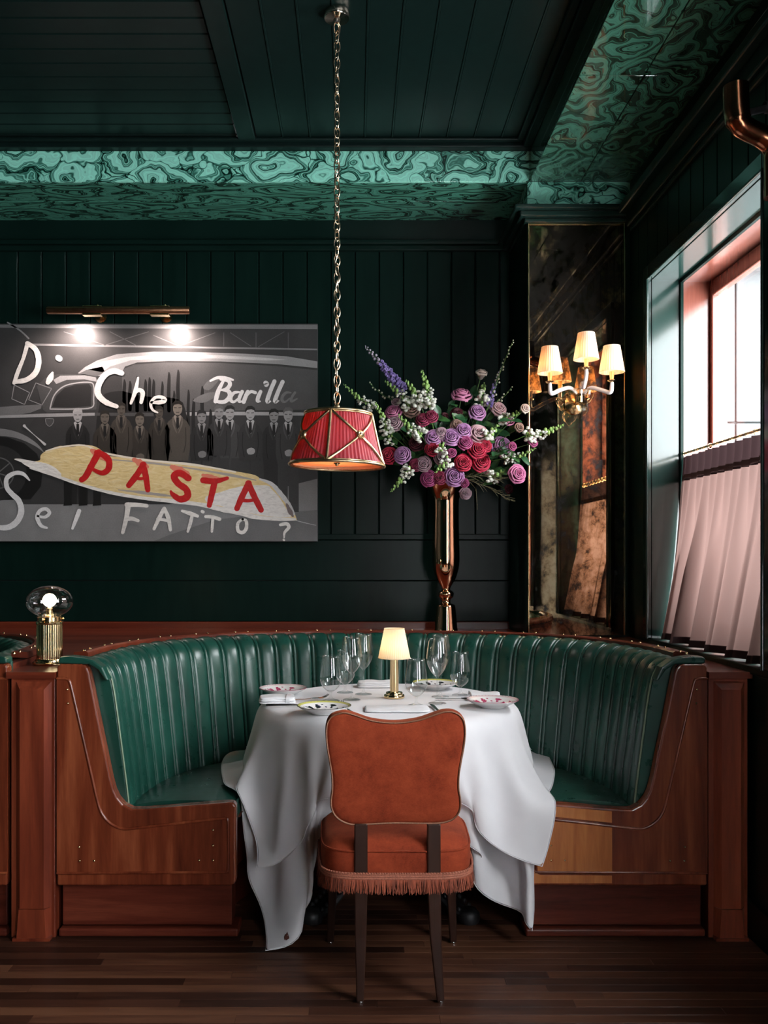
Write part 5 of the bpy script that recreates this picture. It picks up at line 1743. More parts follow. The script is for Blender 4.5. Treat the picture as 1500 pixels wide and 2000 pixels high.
# the row of men
MEN = [  # head x, head y, size, suit, face, hair, brightness tint, body bottom
    (152, 812, 1.0, 0.016, 0.26, 0.30, 985), (237, 800, 0.95, 0.040, 0.070, 0.02, 900), (311, 806, 0.9, 0.026, 0.060, 0.02, 900), (205, 816, 0.98, 0.030, 0.085, 0.018, 905), (273, 820, 0.98, 0.030, 0.11, 0.014, 905),
    (428, 806, 1.0, 0.030, 0.20, 0.10, 890), (347, 798, 1.06, 0.060, 0.16, 0.012, 900), (394, 815, 0.98, 0.020, 0.16, 0.02, 900), (449, 807, 1.04, 0.045, 0.27, 0.02, 895), (489, 808, 1.02, 0.030, 0.30, 0.016, 900),
    (535, 813, 1.0, 0.022, 0.22, 0.014, 985), (563, 811, 1.04, 0.040, 0.30, 0.11, 1000)]
for j, (hx, hy, s, suit, face, hair, bot) in enumerate(MEN):
    warm = (1.0, 0.88, 0.74) if 190 < hx < 380 else (1, 1, 1)
    lay = 9 + (j % 2) * 4
    w = 23 * s
    sh = hy + 22 * s
    fig = flat([(hx - 6, sh - 8), (hx + 6, sh - 8), (hx + w * 0.75, sh + 2), (hx + w, sh + 14), (hx + w * 1.02, sh + 52), (hx + w * 0.85, sh + 75), (hx + w * 0.86, bot), (hx + 2, bot), (hx, sh + 92), (hx - 2, bot), (hx - w * 0.86, bot), (hx - w * 0.85, sh + 75), (hx - w * 1.02, sh + 52), (hx - w, sh + 14), (hx - w * 0.75, sh + 2)],
               ink(suit, warm), lay, 'printed_figure', art)
    flat([(hx + 8.6 * s * math.cos(2 * PI * i / 18), hy + 12.5 * s * math.sin(2 * PI * i / 18)) for i in range(18)], ink(face, warm), lay + 2, 'face_print', fig)
    flat([(hx - 9.6 * s, hy - 1), (hx - 9.4 * s, hy - 9 * s), (hx - 5 * s, hy - 14.5 * s), (hx + 3 * s, hy - 15 * s), (hx + 8.5 * s, hy - 11 * s), (hx + 9.8 * s, hy - 2), (hx + 8 * s, hy - 6 * s), (hx + 2 * s, hy - 8.5 * s), (hx - 6 * s, hy - 7 * s), (hx - 8.2 * s, hy - 4)], ink(hair, warm), lay + 3, 'hair_print', fig)
    flat([(hx - 7 * s, hy - 2.6 * s), (hx - 1.5 * s, hy - 2.2 * s), (hx - 1.8 * s, hy - 0.6), (hx - 6.4 * s, hy - 0.8)], ink(face * 0.28, warm), lay + 3, 'eye_print', fig)
    flat([(hx + 7 * s, hy - 2.6 * s), (hx + 1.5 * s, hy - 2.2 * s), (hx + 1.8 * s, hy - 0.6), (hx + 6.4 * s, hy - 0.8)], ink(face * 0.28, warm), lay + 3, 'eye_print', fig)
    flat([(hx - 3.6 * s, hy + 6.4 * s), (hx + 3.6 * s, hy + 6.2 * s), (hx + 2.4 * s, hy + 7.8 * s), (hx - 2.6 * s, hy + 7.8 * s)], ink(face * 0.35, warm), lay + 3, 'mouth_print', fig)
    flat([(hx - 8, sh - 8), (hx - 5, sh - 11), (hx, sh - 6), (hx + 5, sh - 11), (hx + 8, sh - 8), (hx + 1, sh + 18)], ink(min(0.5, face * 1.3), warm), lay + 1, 'shirt_print', fig)
    flat([(hx - 2.6, sh - 6), (hx + 2.6, sh - 6), (hx + 3, sh + 12), (hx, sh + 18), (hx - 3, sh + 12)], ink(0.012), lay + 2, 'tie_print', fig)
    for sd in (-1, 1):
        stroke([(hx + sd * 9, sh - 6), (hx + sd * 8, sh + 8), (hx + sd * 2, sh + 24)], [2, 3.2, 1.5], ink(suit * 1.7, warm), lay + 1, 'lapel_print', fig, 3)
        stroke([(hx + sd * w * 0.62, sh + 14), (hx + sd * w * 0.66, sh + 40), (hx + sd * w * 0.5, sh + 62)], 1.6, ink(suit * 0.4, warm), lay + 1, 'sleeve_line', fig, 3)
    if j in (0, 3, 4, 7, 9, 11):
        flat([(hx - 7, sh + 48), (hx + 2, sh + 44), (hx + 9, sh + 48), (hx + 7, sh + 56), (hx - 4, sh + 57)], ink(face * 0.9, warm), lay + 2, 'hand_print', fig, 2)
for hx, y0 in ((133, 940), (163, 940), (190, 945)):
    flat([(hx - 8, y0), (hx + 8, y0), (hx + 7, 980), (hx + 8, 987), (hx - 9, 988), (hx - 7, 978)], ink(0.010), 10, 'leg_print', art)

# the yellow brush swathe
SWATHE = [(28, 897), (40, 896), (62, 901), (78, 899), (80, 889), (92, 880), (118, 871), (140, 873), (165, 869), (188, 873), (205, 885), (215, 891), (280, 897), (320, 902), (376, 906), (430, 915), (462, 921), (498, 928), (512, 938), (530, 944), (545, 960), (566, 985), (579, 1012), (575, 1017), (540, 1013),
          (500, 1010), (470, 1001), (430, 993), (395, 985), (340, 978), (280, 972), (215, 961), (160, 945), (110, 929), (60, 914), (42, 903)]
YEL = NT('yellow_oil_paint')
f = YEL.noise(YEL.coords((2, 1, 6)), 9.0, 5, 0.6, 0.8)
YEL.set(color=YEL.ramp(f, [(0.3, (0.62, 0.46, 0.20)), (0.5, (0.72, 0.57, 0.28)), (0.72, (0.78, 0.66, 0.40))]), rough=0.35)
YEL.bump(f, 0.35, 0.006)
WHT = NT('white_oil_paint')
f = WHT.noise(WHT.coords((2, 1, 6)), 12.0, 5, 0.6, 0.8)
WHT.set(color=WHT.ramp(f, [(0.3, (0.60, 0.58, 0.55)), (0.55, (0.78, 0.76, 0.72))]), rough=0.4)
WHT.bump(f, 0.35, 0.006)
REDP = NT('red_oil_paint')
f = REDP.noise(REDP.coords((3, 1, 3)), 14.0, 5, 0.6)
REDP.set(color=REDP.ramp(f, [(0.3, (0.42, 0.008, 0.010)), (0.7, (0.56, 0.018, 0.018))]), rough=0.38)
REDP.bump(f, 0.3, 0.005)
M['yel'], M['wht'], M['red'] = YEL.m, WHT.m, REDP.m
CRM = plain('cream_oil_paint', (0.76, 0.70, 0.58), 0.4)
GRY = plain('grey_smeared_paint', (0.36, 0.33, 0.30), 0.45)
PNK = plain('salmon_smear', (0.66, 0.20, 0.13), 0.45)
sw = flat(SWATHE, M['yel'], 20, 'brush_swathe', art, 3, 0.0002)
flat([(28, 897), (40, 896), (66, 901), (90, 905), (110, 915), (120, 931), (60, 914), (42, 903)], M['wht'], 21, 'white_smear', sw, 2)
stroke([(60, 914), (110, 930), (160, 947), (215, 962), (280, 973), (340, 979), (395, 986), (430, 994), (470, 1002), (500, 1010), (545, 1014), (576, 1014)], [4, 5, 6, 6, 7, 8, 8, 10, 10, 9, 7, 5], M['wht'], 22, 'white_smear', sw, 5, 0.12)
flat([(428, 962), (470, 950), (520, 948), (530, 955), (546, 972), (560, 995), (568, 1010), (520, 1008), (470, 998), (430, 988), (405, 982), (402, 970)], M['wht'], 21, 'white_smear', sw, 2)
stroke([(508, 936), (530, 945), (546, 962), (563, 984), (574, 1004)], [4, 7, 9, 8, 5], ink(0.50), 22, 'white_smear', sw, 4, 0.1)
stroke([(220, 898), (300, 905), (380, 916), (450, 928), (500, 938)], [2, 4, 3, 5, 2], GRY, 22, 'grey_smear', sw, 4, 0.3)
stroke([(232, 957), (270, 961), (310, 966), (345, 970)], [2, 5, 6, 2], GRY, 22, 'grey_smear', sw, 4, 0.3)
stroke([(560, 985), (566, 998), (572, 1008)], [4, 9, 4], ink(0.16, (1, 0.8, 0.8)), 23, 'grey_smear', sw, 4, 0.2)
stroke([(90, 881), (120, 873), (165, 870), (200, 884), (280, 898), (380, 908), (460, 922)], [2, 3, 3, 3, 4, 4, 3], CRM, 22, 'cream_edge', sw, 4, 0.2)
for (a, b_, c, d, w) in ((180, 880, 212, 900, 13), (262, 898, 288, 912, 14), (336, 912, 368, 926, 14), (396, 928, 430, 936, 9)):
    stroke([(a, b_), ((a + c) / 2, (b_ + d) / 2), (c, d)], [w * 0.6, w, w * 0.5], PNK, 23, 'salmon_smear', sw, 4, 0.25)


def letter(strokes, m_, lay, jag=0.05, thick=0.0002):
    root = None
    for ns, (pts, w) in enumerate(strokes):
        lay = lay + ns * 1.5
        o = stroke(pts, w, m_, lay, 'painted_letter' if root is None else 'letter_stroke', art if root is None else root, 6, jag, thick)
        root = root or o
    return root


random.seed(3)
RD = M['red']
letter([([(193, 884), (180, 908), (168, 930), (160, 937)], [13, 13, 12, 11]), ([(189, 884), (203, 889), (213, 900), (212, 916), (200, 924), (184, 918)], [10, 12, 12, 12, 10, 7])], RD, 24)
letter([([(281, 907), (266, 930), (252, 948)], [11, 12, 11]), ([(279, 908), (285, 930), (289, 957)], [12, 12, 10]), ([(264, 934), (274, 935), (284, 934)], 6)], RD, 24)
letter([([(368, 934), (352, 924), (340, 930), (348, 944), (364, 956), (366, 970), (352, 975), (338, 966), (334, 960)], [13, 13, 13, 13, 13, 14, 13, 9, 5])], RD, 24)
letter([([(397, 938), (420, 940), (444, 934)], [12, 11, 7]), ([(420, 940), (414, 965), (409, 987)], [12, 12, 10])], RD, 24)
letter([([(486, 944), (473, 970), (463, 993)], [12, 12, 11]), ([(485, 944), (497, 970), (510, 996)], [12, 12, 11]), ([(472, 977), (486, 978), (498, 976)], 7)], RD, 24)
WH = M['wht']
letter([([(54, 672), (46, 700), (36, 725), (28, 748)], [8, 7, 8, 7]), ([(54, 671), (70, 683), (76, 705), (70, 728), (52, 742), (30, 746)], [9, 10, 11, 11, 10, 8])], WH, 24)
letter([([(103, 728), (99, 738), (94, 747)], [4, 12, 9]), ([(114, 699), (117, 701)], [11, 11])], WH, 24)
letter([([(238, 729), (222, 725), (205, 733), (193, 752), (192, 770), (206, 785), (228, 794)], [10, 11, 11, 12, 12, 11, 8])], WH, 24)
letter([([(270, 738), (265, 763), (256, 788)], [4, 8, 5]), ([(264, 768), (272, 762), (279, 768), (276, 786)], [5, 8, 9, 7])], WH, 24)
letter([([(296, 786), (312, 786), (322, 782), (316, 776), (303, 777), (295, 788), (298, 800), (308, 806)], [5, 8, 9, 7, 6, 6, 5, 3])], WH, 24)
letter([([(58, 938), (46, 926), (30, 924), (14, 934), (14, 952), (24, 965), (37, 978), (42, 998), (34, 1018), (16, 1030), (-8, 1030)], [3, 7, 8, 9, 9, 10, 11, 12, 12, 11, 9])], ink(0.62), 24)
letter([([(74, 1008), (88, 1010), (97, 1002), (90, 994), (78, 998), (73, 1010), (80, 1026), (92, 1031)], [4, 6, 7, 7, 7, 8, 7, 4])], ink(0.66), 24)
letter([([(155, 998), (149, 1014), (142, 1032)], [8, 8, 5])], ink(0.66), 24)
letter([([(251, 986), (247, 1012), (240, 1040)], [10, 9, 7]), ([(248, 986), (268, 986), (287, 988)], [9, 8, 7]), ([(247, 1014), (258, 1013), (270, 1017)], [8, 8, 6])], WH, 24)
letter([([(321, 993), (311, 1012), (301, 1033)], [7, 8, 6]), ([(321, 993), (329, 1012), (333, 1035)], [7, 8, 6]), ([(308, 1014), (318, 1015), (330, 1017)], 6)], WH, 24)
letter([([(356, 998), (372, 1003), (386, 1008)], [5, 8, 6]), ([(376, 1004), (372, 1022), (367, 1038)], [6, 7, 5])], WH, 24)
letter([([(402, 1009), (416, 1010), (429, 1014)], [6, 7, 7]), ([(416, 1010), (415, 1024), (414, 1038)], [6, 6, 5])], WH, 24)
letter([([(395, 999), (397, 1000)], [6, 6])], WH, 24)
letter([([(474, 1014), (465, 1022), (465, 1036), (474, 1040), (481, 1032), (481, 1018), (474, 1014)], [5, 6, 7, 7, 7, 6, 5])], WH, 24)
letter([([(548, 1025), (560, 1023), (564, 1030), (556, 1040), (555, 1050)], [6, 7, 7, 5, 3]), ([(554, 1054), (555, 1055)], [4, 4])], WH, 24)
stroke([(576, 1016), (595, 1021), (617, 1026)], [1.5, 1.5, 1.0], ink(0.4), 22, 'painted_line', art)
stroke([(48, 832), (52, 836), (70, 852), (88, 868)], [6, 3, 1.2, 5], ink(0.45), 22, 'painted_line', art)

# ---- picture light
plt = thing('picture_light', 'long brass tube picture light fixed above the painting', 'lamp', P(231, 606, 5.12))
a, b_ = P(92, 606, 5.12), P(370, 606, 5.12)
MB().tube([a, a + Vector((0.004, 0, 0)), b_ - Vector((0.004, 0, 0)), b_], [0.020, 0.022, 0.022, 0.020], 20).build('tube_housing', M['bronze'], plt, smooth=50)
for px in (180, 312):
    c = P(px, 606, 5.12)
    MB().box(c.x - 0.055, c.x + 0.055, 5.115, 5.165, c.z + 0.020, c.z + 0.028).build('saddle_clamp', M['brass'], plt, bevel=0.003)
    MB().box(c.x - 0.055, c.x + 0.055, 5.105, 5.150, c.z - 0.030, c.z - 0.020).build('lamp_hood', M['brass'], plt, bevel=0.003)
    MB().tube([c + Vector((0, 0.03, 0.022)), c + Vector((0, 0.10, 0.03)), c + Vector((0, 0.18, 0.01))], 0.007, 10).build('arm', M['brass'], plt, smooth=60)
    MB().lathe([(0.001, 0), (0.035, 0), (0.035, 0.006), (0.001, 0.008)], (c.x, WY, c.z + 0.01), 20, axis=Matrix.Rotation(PI / 2, 3, 'X')).build('wall_plate', M['brass'], plt, smooth=50)
    MB().ball(c + Vector((0.03, 0.005, 0.03)), 0.007, 8, 6).build('thumb_screw', M['brass'], plt, smooth=180)
for px in (140, 335):
    sd = bpy.data.lights.new('picture_light_lamp', 'SPOT')
    sd.energy = 14.0
    sd.color = (1.0, 0.80, 0.74)
    sd.spot_size = math.radians(165)
    sd.spot_blend = 1.0
    sd.shadow_soft_size = 0.012
    so = bpy.data.objects.new('picture_light_lamp', sd)
    COL.objects.link(so)
    c = P(px, 612, 5.12)
    so.location = (c.x, 5.10, c.z - 0.034)
    so.rotation_euler = (Vector((0, 0.42, -1))).to_track_quat('-Z', 'Y').to_euler()


# ================================================================ flowers
def petal_mat(name, a, b_, rough=0.55, lip=False):
    t = NT(name)
    f = t.noise(t.coords((1, 1, 1), 1.0), 40.0, 3)
    if lip:                                                           # petals pale towards their rolled lip
        at = t.n('ShaderNodeAttribute', attribute_name='tone')
        f = t.math('ADD', t.math('MULTIPLY', f, 0.25), t.math('MULTIPLY', at.outputs['Fac'], 0.75))
        col = t.ramp(f, [(0.25, tuple(q * 0.55 for q in a)), (0.60, a), (0.92, b_)])
    else:
        col = t.ramp(f, [(0.3, a), (0.7, b_)])
    t.set(color=col, rough=rough, sheen=0.1)
    tl = t.n('ShaderNodeBsdfTranslucent')
    tl.inputs['Color'].default_value = (*a, 1)
    mx = t.n('ShaderNodeMixShader')
    mx.inputs[0].default_value = 0.15
    t.l(t.b.outputs[0], mx.inputs[1])
    t.l(tl.outputs[0], mx.inputs[2])
    t.l(mx.outputs[0], t.out.inputs['Surface'])
    return t.m


RC = {'pink': ((0.60, 0.13, 0.32), (0.80, 0.32, 0.52)), 'lilac': ((0.42, 0.17, 0.42), (0.66, 0.36, 0.62)), 'red': ((0.42, 0.008, 0.035), (0.68, 0.025, 0.09)), 'crimson': ((0.22, 0.012, 0.045), (0.40, 0.04, 0.12)),
      'cream': ((0.62, 0.47, 0.42), (0.80, 0.68, 0.58)), 'mauve': ((0.40, 0.24, 0.30), (0.62, 0.44, 0.48)), 'magenta': ((0.34, 0.04, 0.16), (0.58, 0.12, 0.30)), 'blush': ((0.66, 0.38, 0.44), (0.84, 0.62, 0.62)),
      'tan': ((0.30, 0.17, 0.13), (0.50, 0.32, 0.26)), 'dark': ((0.07, 0.006, 0.014), (0.14, 0.014, 0.03))}
RM = {k_: petal_mat('rose_petal_' + k_, *v, lip=True) for k_, v in RC.items()}
M['stem'] = speckled('flower_stem_green', (0.07, 0.16, 0.035), 0.5, 0.3, 30, 0.1)
M['leaf'] = speckled('dark_rose_leaf', (0.020, 0.085, 0.030), 0.38, 0.4, 25, 0.2)
M['leaf2'] = speckled('fresh_leaf', (0.055, 0.17, 0.045), 0.42, 0.3, 25, 0.2)
M['white_fl'] = petal_mat('white_snapdragon_petal', (0.70, 0.71, 0.60), (0.84, 0.84, 0.78))
M['green_fl'] = speckled('green_flower_bud', (0.28, 0.46, 0.13), 0.5, 0.35, 60, 0.1)
M['pale_bud'] = speckled('pale_larkspur_bud', (0.50, 0.48, 0.36), 0.5, 0.25, 60, 0.1)
M['purple_fl'] = petal_mat('purple_larkspur_petal', (0.15, 0.10, 0.34), (0.34, 0.25, 0.58))
M['lilac_fl'] = petal_mat('pale_larkspur_petal', (0.42, 0.34, 0.48), (0.62, 0.54, 0.62))
M['twig'] = speckled('heather_twig', (0.11, 0.10, 0.05), 0.7, 0.4, 60, 0.1)


def rose_geo(seed, openness):
    """a bloom of petals set in open rings round a furled heart, radius about 1, axis +Z; tone runs 0 at a petal's foot to 1 at its lip"""
    random.seed(seed)
    m_ = MB()
    tone = []
    rings = [(2, 0.10, 0.92), (3, 0.24, 0.96), (3, 0.41, 0.92), (4, 0.60, 0.82), (5, 0.80, 0.62), (5, 0.98, 0.36)]
    if openness < 0.5:
        rings = [(2, 0.10, 1.05), (3, 0.26, 1.08), (3, 0.46, 1.02), (4, 0.66, 0.80)]
    for li, (cnt, rt, ht) in enumerate(rings):
        f_ = li / (len(rings) - 1)
        off = random.uniform(0, 6.28)
        for k_ in range(cnt):
            a0 = off + 2 * PI * k_ / cnt + random.uniform(-0.15, 0.15)
            wid = PI / cnt * 1.30
            lip = 0.03 + 0.13 * f_
            jr, jh = random.uniform(0.94, 1.06), random.uniform(-0.05, 0.05)
            nu, nv = 8, 8
            rows = []
            for j in range(nv + 1):
                v = j / nv
                row = []
                for i in range(nu + 1):
                    u = i / nu * 2 - 1
                    ww = wid * (0.55 + 0.45 * math.sin(PI * min(0.75, 0.12 + v * 0.6)))
                    sink = (0.05 + 0.16 * f_) * abs(u) ** 2.4
                    if v < 0.75:
                        q = v / 0.75
                        r = rt * jr * (0.25 + 0.75 * q ** 0.7)
                        z = -0.30 + (ht + jh + 0.30) * q ** 1.1
                    else:
                        q = (v - 0.75) / 0.25
                        r = rt * jr + lip * math.sin(q * 2.0)
                        z = ht + jh + lip * 0.9 * (math.cos(q * 2.0) - 1) + lip * 0.5 * math.sin(q * PI)
                    r *= 1 + 0.10 * u * (1 - 0.5 * f_)                  # one edge of each petal tucks under the next
                    a = a0 + u * ww
                    row.append(Vector((r * math.cos(a), r * math.sin(a), z - sink * v - 0.30)))
                    tone.append(min(1.0, max(0.0, (v - 0.25) / 0.65)) ** 1.3)
                rows.append(row)
            m_.grid(rows)
    m_.tone = tone
    return m_


GEO = [rose_geo(1, 1.0), rose_geo(2, 0.9), rose_geo(3, 0.35)]
MESH = {}


def rose_mesh(color, var):
    if (color, var) not in MESH:
        me = bpy.data.meshes.new('rose_bloom_' + color)
        g_ = GEO[var]
        me.from_pydata([tuple(p) for p in g_.v], [], g_.f)
        me.polygons.foreach_set('use_smooth', [True] * len(me.polygons))
        at = me.attributes.new('tone', 'FLOAT', 'POINT')
        at.data.foreach_set('value', g_.tone)
        me.materials.append(RM[color])
        MESH[(color, var)] = me
    return MESH[(color, var)]


def leaf_pts(base, d, up, L, W):
    d = d.normalized()
    s = d.cross(up).normalized()
    n = s.cross(d).normalized()
    rows = []
    for j in range(6):
        v = j / 5
        w = W * math.sin(PI * (0.06 + 0.90 * v)) ** 0.8 * (1 - 0.15 * v)
        c = base + d * L * v - n * L * 0.22 * v * v
        rows.append([c + s * w * u + n * abs(u) * w * 0.25 for u in (-1, -0.5, 0, 0.5, 1)])
    return rows


def stem_path(head, seed, sag=0.0):
    random.seed(seed)
    st = VMOUTH + Vector((random.uniform(-0.035, 0.035), random.uniform(-0.035, 0.035), -0.10))
    mouth = VMOUTH + Vector((max(-0.085, min(0.085, (head.x - VMOUTH.x) * 0.30)), max(-0.08, min(0.08, (head.y - VMOUTH.y) * 0.3)), 0.015))
    mid = mouth.lerp(head, 0.55) + Vector((0, 0, 0.03 + sag))
    return catmull([st, mouth, mid, head], 6)


def cp2(cx, cy):
    return 640 + cx / 3.125, 640 + cy / 3.125


def flower_Y(px, py):
    """depth of the bouquet's domed front at a place in it"""
    dx, dy = (px - 880) / 170.0, (py - 868) / 130.0
    r2 = dx * dx + dy * dy
    y = 4.72 + 0.20 * min(r2, 1.1)
    if px > 1000:
        y = min(y, 4.70)
    return y


def rose(label, cx, cy, r, color, var=0, back=0.0, aim=None, seed=0, leaves=1):
    px, py = cp2(cx, cy)
    Y = flower_Y(px, py) + back
    c = P(px, py, Y)
    R = r / 3.125 * Y / FOC * 1.06
    root = thing('rose', label, 'rose', c, 'roses in the copper vase')
    out_ = (c - (VMOUTH + Vector((0, 0.10, 0.08)))).normalized()
    axis = (out_ * 0.60 + Vector((0, -1.0, 0.22)) * 0.9).normalized() if aim is None else Vector(aim).normalized()
    bl = bpy.data.objects.new('bloom', rose_mesh(color, var))
    COL.objects.link(bl)
    bl.parent = root
    bl.matrix_local = Matrix.Translation(-axis * R * 0.30) @ axis.to_track_quat('Z', 'Y').to_matrix().to_4x4() @ Matrix.Rotation(seed * 1.7, 4, 'Z') @ Matrix.Scale(R, 4)
    base = c - axis * R * 0.55
    pth = stem_path(base, seed + 100)
    MB().tube(pth, 0.0024, 6).build('stem', M['stem'], root, smooth=60)
    cal = MB()
    random.seed(seed)
    for k_ in range(5):
        a = 2 * PI * k_ / 5 + seed
        o1 = axis.orthogonal().normalized()
        o2 = axis.cross(o1)
        dd = (o1 * math.cos(a) + o2 * math.sin(a)) * 0.9 + axis * 0.25
        cal.grid(leaf_pts(base, dd, axis, R * 0.75, R * 0.12))
    cal.build('calyx', M['leaf2'], root, smooth=60)
    for k_ in range(leaves):
        q = pth[int(len(pth) * (0.60 + 0.25 * random.random()))]
        dd = Vector((random.uniform(-1, 1), random.uniform(-0.9, 0.1), random.uniform(-0.3, 0.9)))
        MB().grid(leaf_pts(q, dd, Vector((0, -0.6, 0.8)), random.uniform(0.055, 0.085), random.uniform(0.016, 0.024))).build('leaf', M['leaf'] if random.random() < 0.7 else M['leaf2'], root, smooth=60)
    return root


ROSES = [
    (818, 395, 54, 'pink', 0, 'large bright pink rose standing high at the top of the bouquet'),
    (938, 278, 42, 'cream', 2, 'topmost cream rosebud on a tall stem'),
    (918, 508, 46, 'lilac', 1, 'lilac rose right below the white snapdragon near the bouquet top'),
    (1047, 487, 44, 'blush', 1, 'pale blush rose high on the mirror side of the bouquet'),
    (1105, 566, 42, 'pink', 2, 'pink half-open rose just below the pale blush one'),
    (1205, 495, 36, 'cream', 2, 'cream rosebud touching the brass mirror edge'),
    (1252, 700, 36, 'magenta', 2, 'magenta rosebud hanging in front of the mirror under a snapdragon'),
    (1165, 890, 50, 'pink', 0, 'bright pink rose lowest on the mirror side'),
    (1070, 718, 56, 'lilac', 0, 'large ruffled lilac-pink rose at mid height on the mirror side'),
    (1128, 725, 32, 'magenta', 2, 'small magenta rose tucked behind the large ruffled lilac-pink rose'),
    (645, 663, 44, 'lilac', 0, 'lilac rose at the lamp end of the central lilac row'),
    (690, 640, 36, 'mauve', 1, 'dusty rose half hidden between two central lilac roses'),
    (755, 660, 49, 'lilac', 0, 'big lilac rose in the middle of the central lilac row'),
    (830, 622, 45, 'lilac', 1, 'lilac rose raised slightly above the central lilac row'),
    (925, 640, 52, 'blush', 0, 'large pale mauve-cream rose ending the central row'),
    (840, 695, 40, 'magenta', 1, 'dark magenta rose just beneath the central lilac row'),
    (918, 738, 50, 'red', 0, 'hot red-pink rose above the pair of low red roses'),
    (965, 715, 38, 'red', 1, 'red rose peeking behind the hot red-pink one'),
    (830, 820, 46, 'red', 0, 'bright red rose, lamp-side one of the low red pair'),
    (940, 815, 54, 'red', 0, 'bright red rose, mirror-side one of the low red pair'),
    (370, 775, 46, 'red', 0, 'bright red rose touching the pendant shade'),
    (452, 772, 46, 'lilac', 1, 'lilac rose next to the red one beside the pendant shade'),
    (535, 835, 36, 'crimson', 1, 'crimson rose beside the grey-mauve rose low on the lamp side'),
    (585, 828, 42, 'mauve', 0, 'grey-mauve rose low on the lamp side of the bouquet'),
    (640, 735, 40, 'red', 1, 'red rose just under the first central lilac rose'),
    (755, 765, 36, 'magenta', 2, 'small magenta rose in the very middle of the bouquet'),
    (700, 785, 44, 'mauve', 1, 'dusty cream-mauve rose behind the low white snapdragon'),
    (615, 918, 44, 'magenta', 0, 'magenta-lilac rose over the vase lip on the lamp side'),
    (685, 915, 37, 'crimson', 1, 'dark crimson rose between two roses at the vase lip'),
    (775, 905, 54, 'lilac', 0, 'large lilac rose centred over the vase lip'),
    (833, 948, 35, 'magenta', 2, 'small magenta rose below the large lilac one at the lip'),
    (845, 1012, 32, 'mauve', 1, 'pale grey-mauve rose hanging lowest, against the vase'),
    (405, 580, 42, 'mauve', 0, 'dusty mauve rose at the upper lamp side under white snapdragons'),
    (395, 505, 44, 'pink', 1, 'hot pink rose at the upper lamp side of the bouquet'),
    (420, 455, 34, 'mauve', 2, 'dusty rosebud above the hot pink rose on the lamp side'),
    (510, 495, 44, 'tan', 1, 'faded tan rose between the white snapdragons'),
    (580, 555, 38, 'crimson', 0, 'crimson rose, lower one of the upper crimson pair'),
    (628, 537, 38, 'crimson', 1, 'crimson rose, upper one of the upper crimson pair'),
    (795, 520, 38, 'dark', 1, 'very dark crimson rose deep behind the pink top rose'),
    (715, 540, 28, 'dark', 2, 'small dark red rose deep behind the upper leaves'),
    (540, 700, 42, 'dark', 1, 'very dark crimson rose deep at the lamp side'),
    (1105, 985, 34, 'dark', 2, 'dark crimson rosebud drooping below the mirror-side pink rose'),
    (1168, 610, 36, 'tan', 2, 'fading brownish rose in shade near the brass mirror edge'),
    (790, 590, 36, 'tan', 1, 'dusty brown rose behind the raised central lilac rose')]
for i, (cx, cy, r, c, var, lab_) in enumerate(ROSES):
    back = {'dark': 0.05, 'tan': 0.02}.get(c, 0.0)
    aim = None
    if cy < 420 and var == 2:
        aim = (0.1, -0.55, 1.0)
    if i == 0:
        aim = (0.05, -0.6, 0.9)
    rose(lab_, cx, cy, r, c, var, back, aim, i + 1, leaves=2)


